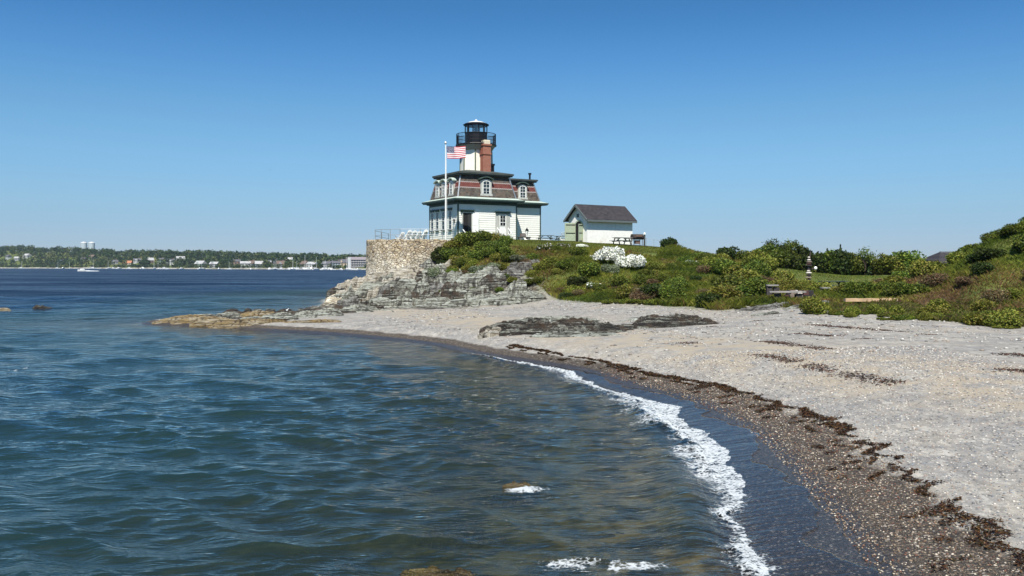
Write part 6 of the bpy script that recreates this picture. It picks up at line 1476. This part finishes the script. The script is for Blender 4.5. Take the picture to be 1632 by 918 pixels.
# planks
PLK = m_paint('sun_bleached_timber', (.50, .34, .20), .8, .2, 3, .5, dirt=(.55, .50, .42)); PLK2 = m_paint('pale_timber', (.55, .48, .36), .8, .15, 3)
def log(px, Y, L, w, h, rz, mat, label, name='driftwood_plank', tilt=0):
    x = AY(px, Y); o = empty(name, (x, Y, TZ(x, Y) + .04), R(rz), label, 'plank'); o.rotation_euler = (0, R(tilt), R(rz)); mb = MB()
    st = 9; vs = []; rk = random.Random(int(px))
    for i in range(st):
        t = i / (st - 1) - .5; ww = w * rk.uniform(.9, 1.05); vs += [(t * L, -ww / 2, 0), (t * L, ww / 2, 0), (t * L, ww / 2, h * rk.uniform(.92, 1.05)), (t * L, -ww / 2, h * rk.uniform(.92, 1.05))]
    fs = [(i * 4 + j, i * 4 + (j + 1) % 4, i * 4 + 4 + (j + 1) % 4, i * 4 + 4 + j) for i in range(st - 1) for j in range(4)] + [(3, 2, 1, 0), tuple((st - 1) * 4 + j for j in range(4))]
    mb.add(vs, fs); mb.build('timber', mat, o); return o
log(1388, 48.2, 2.9, .28, .17, 3, PLK, 'long orange brown driftwood plank lying behind the green beach plants').location.z += .16
log(1287, 49.6, 1.0, .22, .10, 10, PLK2, 'short pale board lying by the boulders before the fire ring')
log(1308, 50.4, .8, .25, .20, -5, m_paint('orange_block', (.48, .17, .08), .8), 'short bright orange block between the fire ring and the plank')
# totem of stacked driftwood
Yt = 66.0; x = AY(1289, Yt); o = empty('driftwood_totem', (x, Yt, TZ(x, Yt)), 0, 'tall weathered totem of stacked stones and driftwood at the edge of the small lawn', 'totem')
mb = MB(); mb.tube((.02, 0, -.1), (.0, 0, 1.0), .07, .06, 7); mb.tube((0, 0, 1.0), (.10, 0, 2.45), .11, .03, 7); mb.build('post', m_paint('dark_driftwood', (.07, .05, .05), .9), o)
for i, (dx, z, r, h, c_) in enumerate([(0, .25, .20, .16, 1), (-.03, .45, .24, .12, 3), (.0, .62, .20, .14, 1), (0, .80, .22, .12, 2), (-.02, .95, .13, .12, 2), (0, 1.15, .10, .12, 3), (.03, 1.35, .24, .10, 1), (0, 1.48, .20, .08, 0), (.03, 1.62, .22, .10, 3), (0, 1.76, .14, .12, 2), (-.01, 1.95, .09, .12, 2)]):
    mb = MB(); mb.lathe(dx, 0, [(r * .7, z), (r, z + h * .35), (r * .9, z + h * .8), (r * .5, z + h)], 8, i * .4); mb.build('stone', cols_[c_], o)
mb = MB(); mb.bar((-.1, 0, 1.12), (.52, .0, 1.20), .05); mb.build('branch', m_paint('branch_wood', (.10, .07, .06), .9), o)
mb = MB(); mb.lathe(.50, 0, [(.04, 1.06), (.11, 1.12), (.13, 1.20), (.11, 1.28), (.04, 1.34)], 10); mb.build('float', TRIMW, o, smooth=True)
# dark roofed building behind the mound
Yb = 98.0; x = AY(1512, Yb); gz_ = TZ(x, Yb); o = empty('barn', (x, Yb, gz_), R(0), 'low building with dark grey hipped roof half hidden behind the mound', 'building')
ez = ZAT(423.5, Yb) - gz_; rz_ = ZAT(401.5, Yb) - gz_
mb = MB(); mb.box(-2.6, 6, -3.5, 3.5, -.5, ez); mb.build('wall', m_paint('barn_white', (.62, .60, .56), .7), o)
mb = MB(); mb.add([(-3.1, -4, ez), (6.5, -4, ez), (6.5, 4, ez), (-3.1, 4, ez), (-1.0, 0, rz_), (4.5, 0, rz_), (-3.1, -4, ez - .12), (6.5, -4, ez - .12), (6.5, 4, ez - .12), (-3.1, 4, ez - .12)], [(0, 1, 5, 4), (1, 2, 5), (2, 3, 4, 5), (3, 0, 4), (6, 7, 1, 0), (7, 8, 2, 1), (8, 9, 3, 2), (9, 6, 0, 3), (9, 8, 7, 6)]); r_ = mb.build('roof', SHG, o)
mb = MB(); mb.bar((-1.0, 0, rz_), (4.5, 0, rz_), .25, .12); mb.build('ridge_cap', METAL, r_)

# ================================================================== seaweed, stones
def svals(X, Y): sd = poly_sd(SHORE, X, Y); return sd / beach_scale(np.asarray(Y)), sd
WEED = m_leaf('dried_weed', .1)
rwd = np.random.default_rng(9)
def weedline(X, Y):
    a = along(X, Y); tri = np.abs(((a * .95 + .35 * fbm(a * .8, a * 0, 501, 2)) % 1.0) - .35)
    return 2.75 + .55 * tri * (1 - sstep(16, 30, Y)) + .25 * fbm(a * 1.6, a * 0 + 2, 502, 3)
X, Y = scatter(700000, -2, 12, 5.5, 38, rwd); s_, _ = svals(X, Y); d = s_ - weedline(X, Y); wdt = .05 + .16 * vn(along(X, Y) * .9, X * 0, 505) ** 1.5
m = (np.abs(d) < wdt * (.6 + .8 * rwd.uniform(0, 1, len(X)))) & (vn(X * 2.5, Y * 2.5, 503) > .22)
m |= (np.abs(d + .35 + .3 * vn(along(X, Y) * .7, X * 0, 509)) < .05) & (vn(X * 1.6, Y * 1.6, 504) > .55)
m |= (d > -1.0) & (d < -.1) & (vn(X * 2.2, Y * 4.5, 506) > .80) & (rwd.uniform(0, 1, len(X)) < .5)
X, Y = X[m], Y[m]; print('weed', len(X)); Z = terrain(X, Y) + rwd.uniform(.0, .03, len(X))
V, F, C = quads(np.stack([X, Y, Z], -1), .028 + .0012 * Y, rwd, .35, 0, pick(rwd, [(.035, .018, .006), (.07, .035, .010), (.020, .012, .006), (.11, .062, .014), (.05, .04, .01)], len(X)))
V[:, 2] = np.repeat(Z, 4) + (V[:, 2] - np.repeat(Z, 4)) * .45 + .01
tag(npmesh('seaweed', V, F, WEED, colors=C), 'ragged brown line of washed-up seaweed along the shingle', 'seaweed', kind='stuff')
# thinner dark debris lines higher up
lines = [[(6.6, 34.0), (7.4, 31.5), (8.95, 23.7), (10.9, 19), (13, 14)], [(9.2, 34.5), (10.6, 29), (12.6, 23.5), (14.5, 18.5)], [(9.3, 41.5), (10.8, 38.5), (13.6, 32.9), (15, 26), (17.5, 20)], [(12.0, 43.5), (15.4, 37.5), (18.5, 31), (20, 26)]]
PX_, PY_ = [], []
for li, L_ in enumerate(lines):
    P_, t = arclen(L_, .05); n_k = 9
    for _ in range(n_k):
        k = vn(t * .45, t * 0 + li, 520 + li) + .5 * vn(t * 2.2, t * 0 + li, 530) > (.80 if li < 2 else .88)
        q = P_[k] + rwd.normal(size=(k.sum(), 2)) * np.array([.22, .10]); PX_.append(q[:, 0]); PY_.append(q[:, 1])
X = np.concatenate(PX_); Y = np.concatenate(PY_); Z = terrain(X, Y)
V, F, C = quads(np.stack([X, Y, Z], -1), np.full(len(X), .06), rwd, .4, 0, pick(rwd, [(.05, .03, .018), (.09, .055, .03), (.03, .02, .015), (.15, .08, .04)], len(X)))
V[:, 2] = np.repeat(Z, 4) + (V[:, 2] - np.repeat(Z, 4)) * .4 + .012
tag(npmesh('beach_debris', V, F, WEED, colors=C), 'broken lines of dark dry weed and driftwood bits high on the beach', 'debris', kind='stuff')
# loose stones standing proud of the shingle
PEB = NT('pebble'); c = PEB.attr('col', 'Color'); PEB = PEB.done(PEB.bsdf(c, .6, None, .4))
OCT = np.array([(1, 0, 0), (0, 1, 0), (-1, 0, 0), (0, -1, 0), (0, 0, 1), (0, 0, -1)], float); OF = np.array([(0, 1, 4), (1, 2, 4), (2, 3, 4), (3, 0, 4), (1, 0, 5), (2, 1, 5), (3, 2, 5), (0, 3, 5)])
def pebbles(X, Y, size, cols, name, label):
    n = len(X); a = rwd.uniform(0, 6.28, n); s = size * rwd.uniform(.5, 1.5, n); sx = s * rwd.uniform(.8, 1.4, n); sz = s * rwd.uniform(.35, .7, n)
    O = OCT[None] * np.stack([sx, s, sz], -1)[:, None]; O = O * (1 + .25 * rwd.normal(size=(n, 6, 1))).clip(.5, 1.5)
    ca, sa = np.cos(a)[:, None], np.sin(a)[:, None]; Xr = O[..., 0] * ca - O[..., 1] * sa + X[:, None]; Yr = O[..., 0] * sa + O[..., 1] * ca + Y[:, None]; Zr = O[..., 2] + (terrain(X, Y) + s * .12)[:, None]
    V = np.stack([Xr, Yr, Zr], -1).reshape(-1, 3); F = (OF[None] + 6 * np.arange(n)[:, None, None]).reshape(-1, 3)
    tag(npmesh(name, V, F, PEB, colors=np.repeat(cols, 6, 0)), label, 'pebbles', kind='stuff')
X, Y = scatter(90000, 3, 14, 7, 30, rwd); s_, sd_ = svals(X, Y); pr_ = np.where(s_ < 2.9, .75, .5) * np.clip(16 / (Y + .1), .2, 1.3); m = (s_ > 1.25) & (rwd.uniform(0, 1, len(X)) < pr_) & (X / Y < .66)
X, Y, s_ = X[m], Y[m], s_[m]; dk = s_ < 2.9
cw = pick(rwd, [(.10, .075, .05), (.20, .14, .09), (.055, .045, .038), (.26, .20, .14), (.46, .40, .32), (.13, .055, .035)], len(X)); cd_ = pick(rwd, [(.24, .23, .22), (.42, .38, .33), (.12, .12, .12), (.60, .55, .48), (.30, .22, .17), (.20, .22, .24)], len(X))
pebbles(X, Y, .009 + .0005 * Y, np.where(dk[:, None], cw, cd_), 'pebbles', 'loose mixed pebbles and shells strewn over the shingle beach')
X, Y = scatter(7000, -9, 24, 28, 66, rwd); s_, sd_ = svals(X, Y); v = poly_sd(VEG, X, Y); m = (s_ > 3.2) & (v < .2) & (vn(X * .4, Y * .4, 541) + .3 * (v > -4) > .45); X, Y = X[m], Y[m]
pebbles(X, Y, np.full(len(X), .055), pick(rwd, [(.24, .235, .22), (.34, .32, .29), (.13, .125, .12), (.46, .44, .40), (.28, .22, .17)], len(X)), 'cobbles', 'scattered cobbles on the upper beach below the slope')

# ================================================================== air over the bay
n = NT('hazy_air'); hv = n.n('VolumePrincipled', {'Color': (.72, .84, .95), 'Density': .00008, 'Anisotropy': .3})
n.t.links.new(hv.outputs[0], n.out.inputs['Volume'])
mb = MB(); mb.box(-2700, 2700, -120, 2600, -6, 75); hz_ = mb.build('haze', n.m); tag(hz_, kind='stuff')
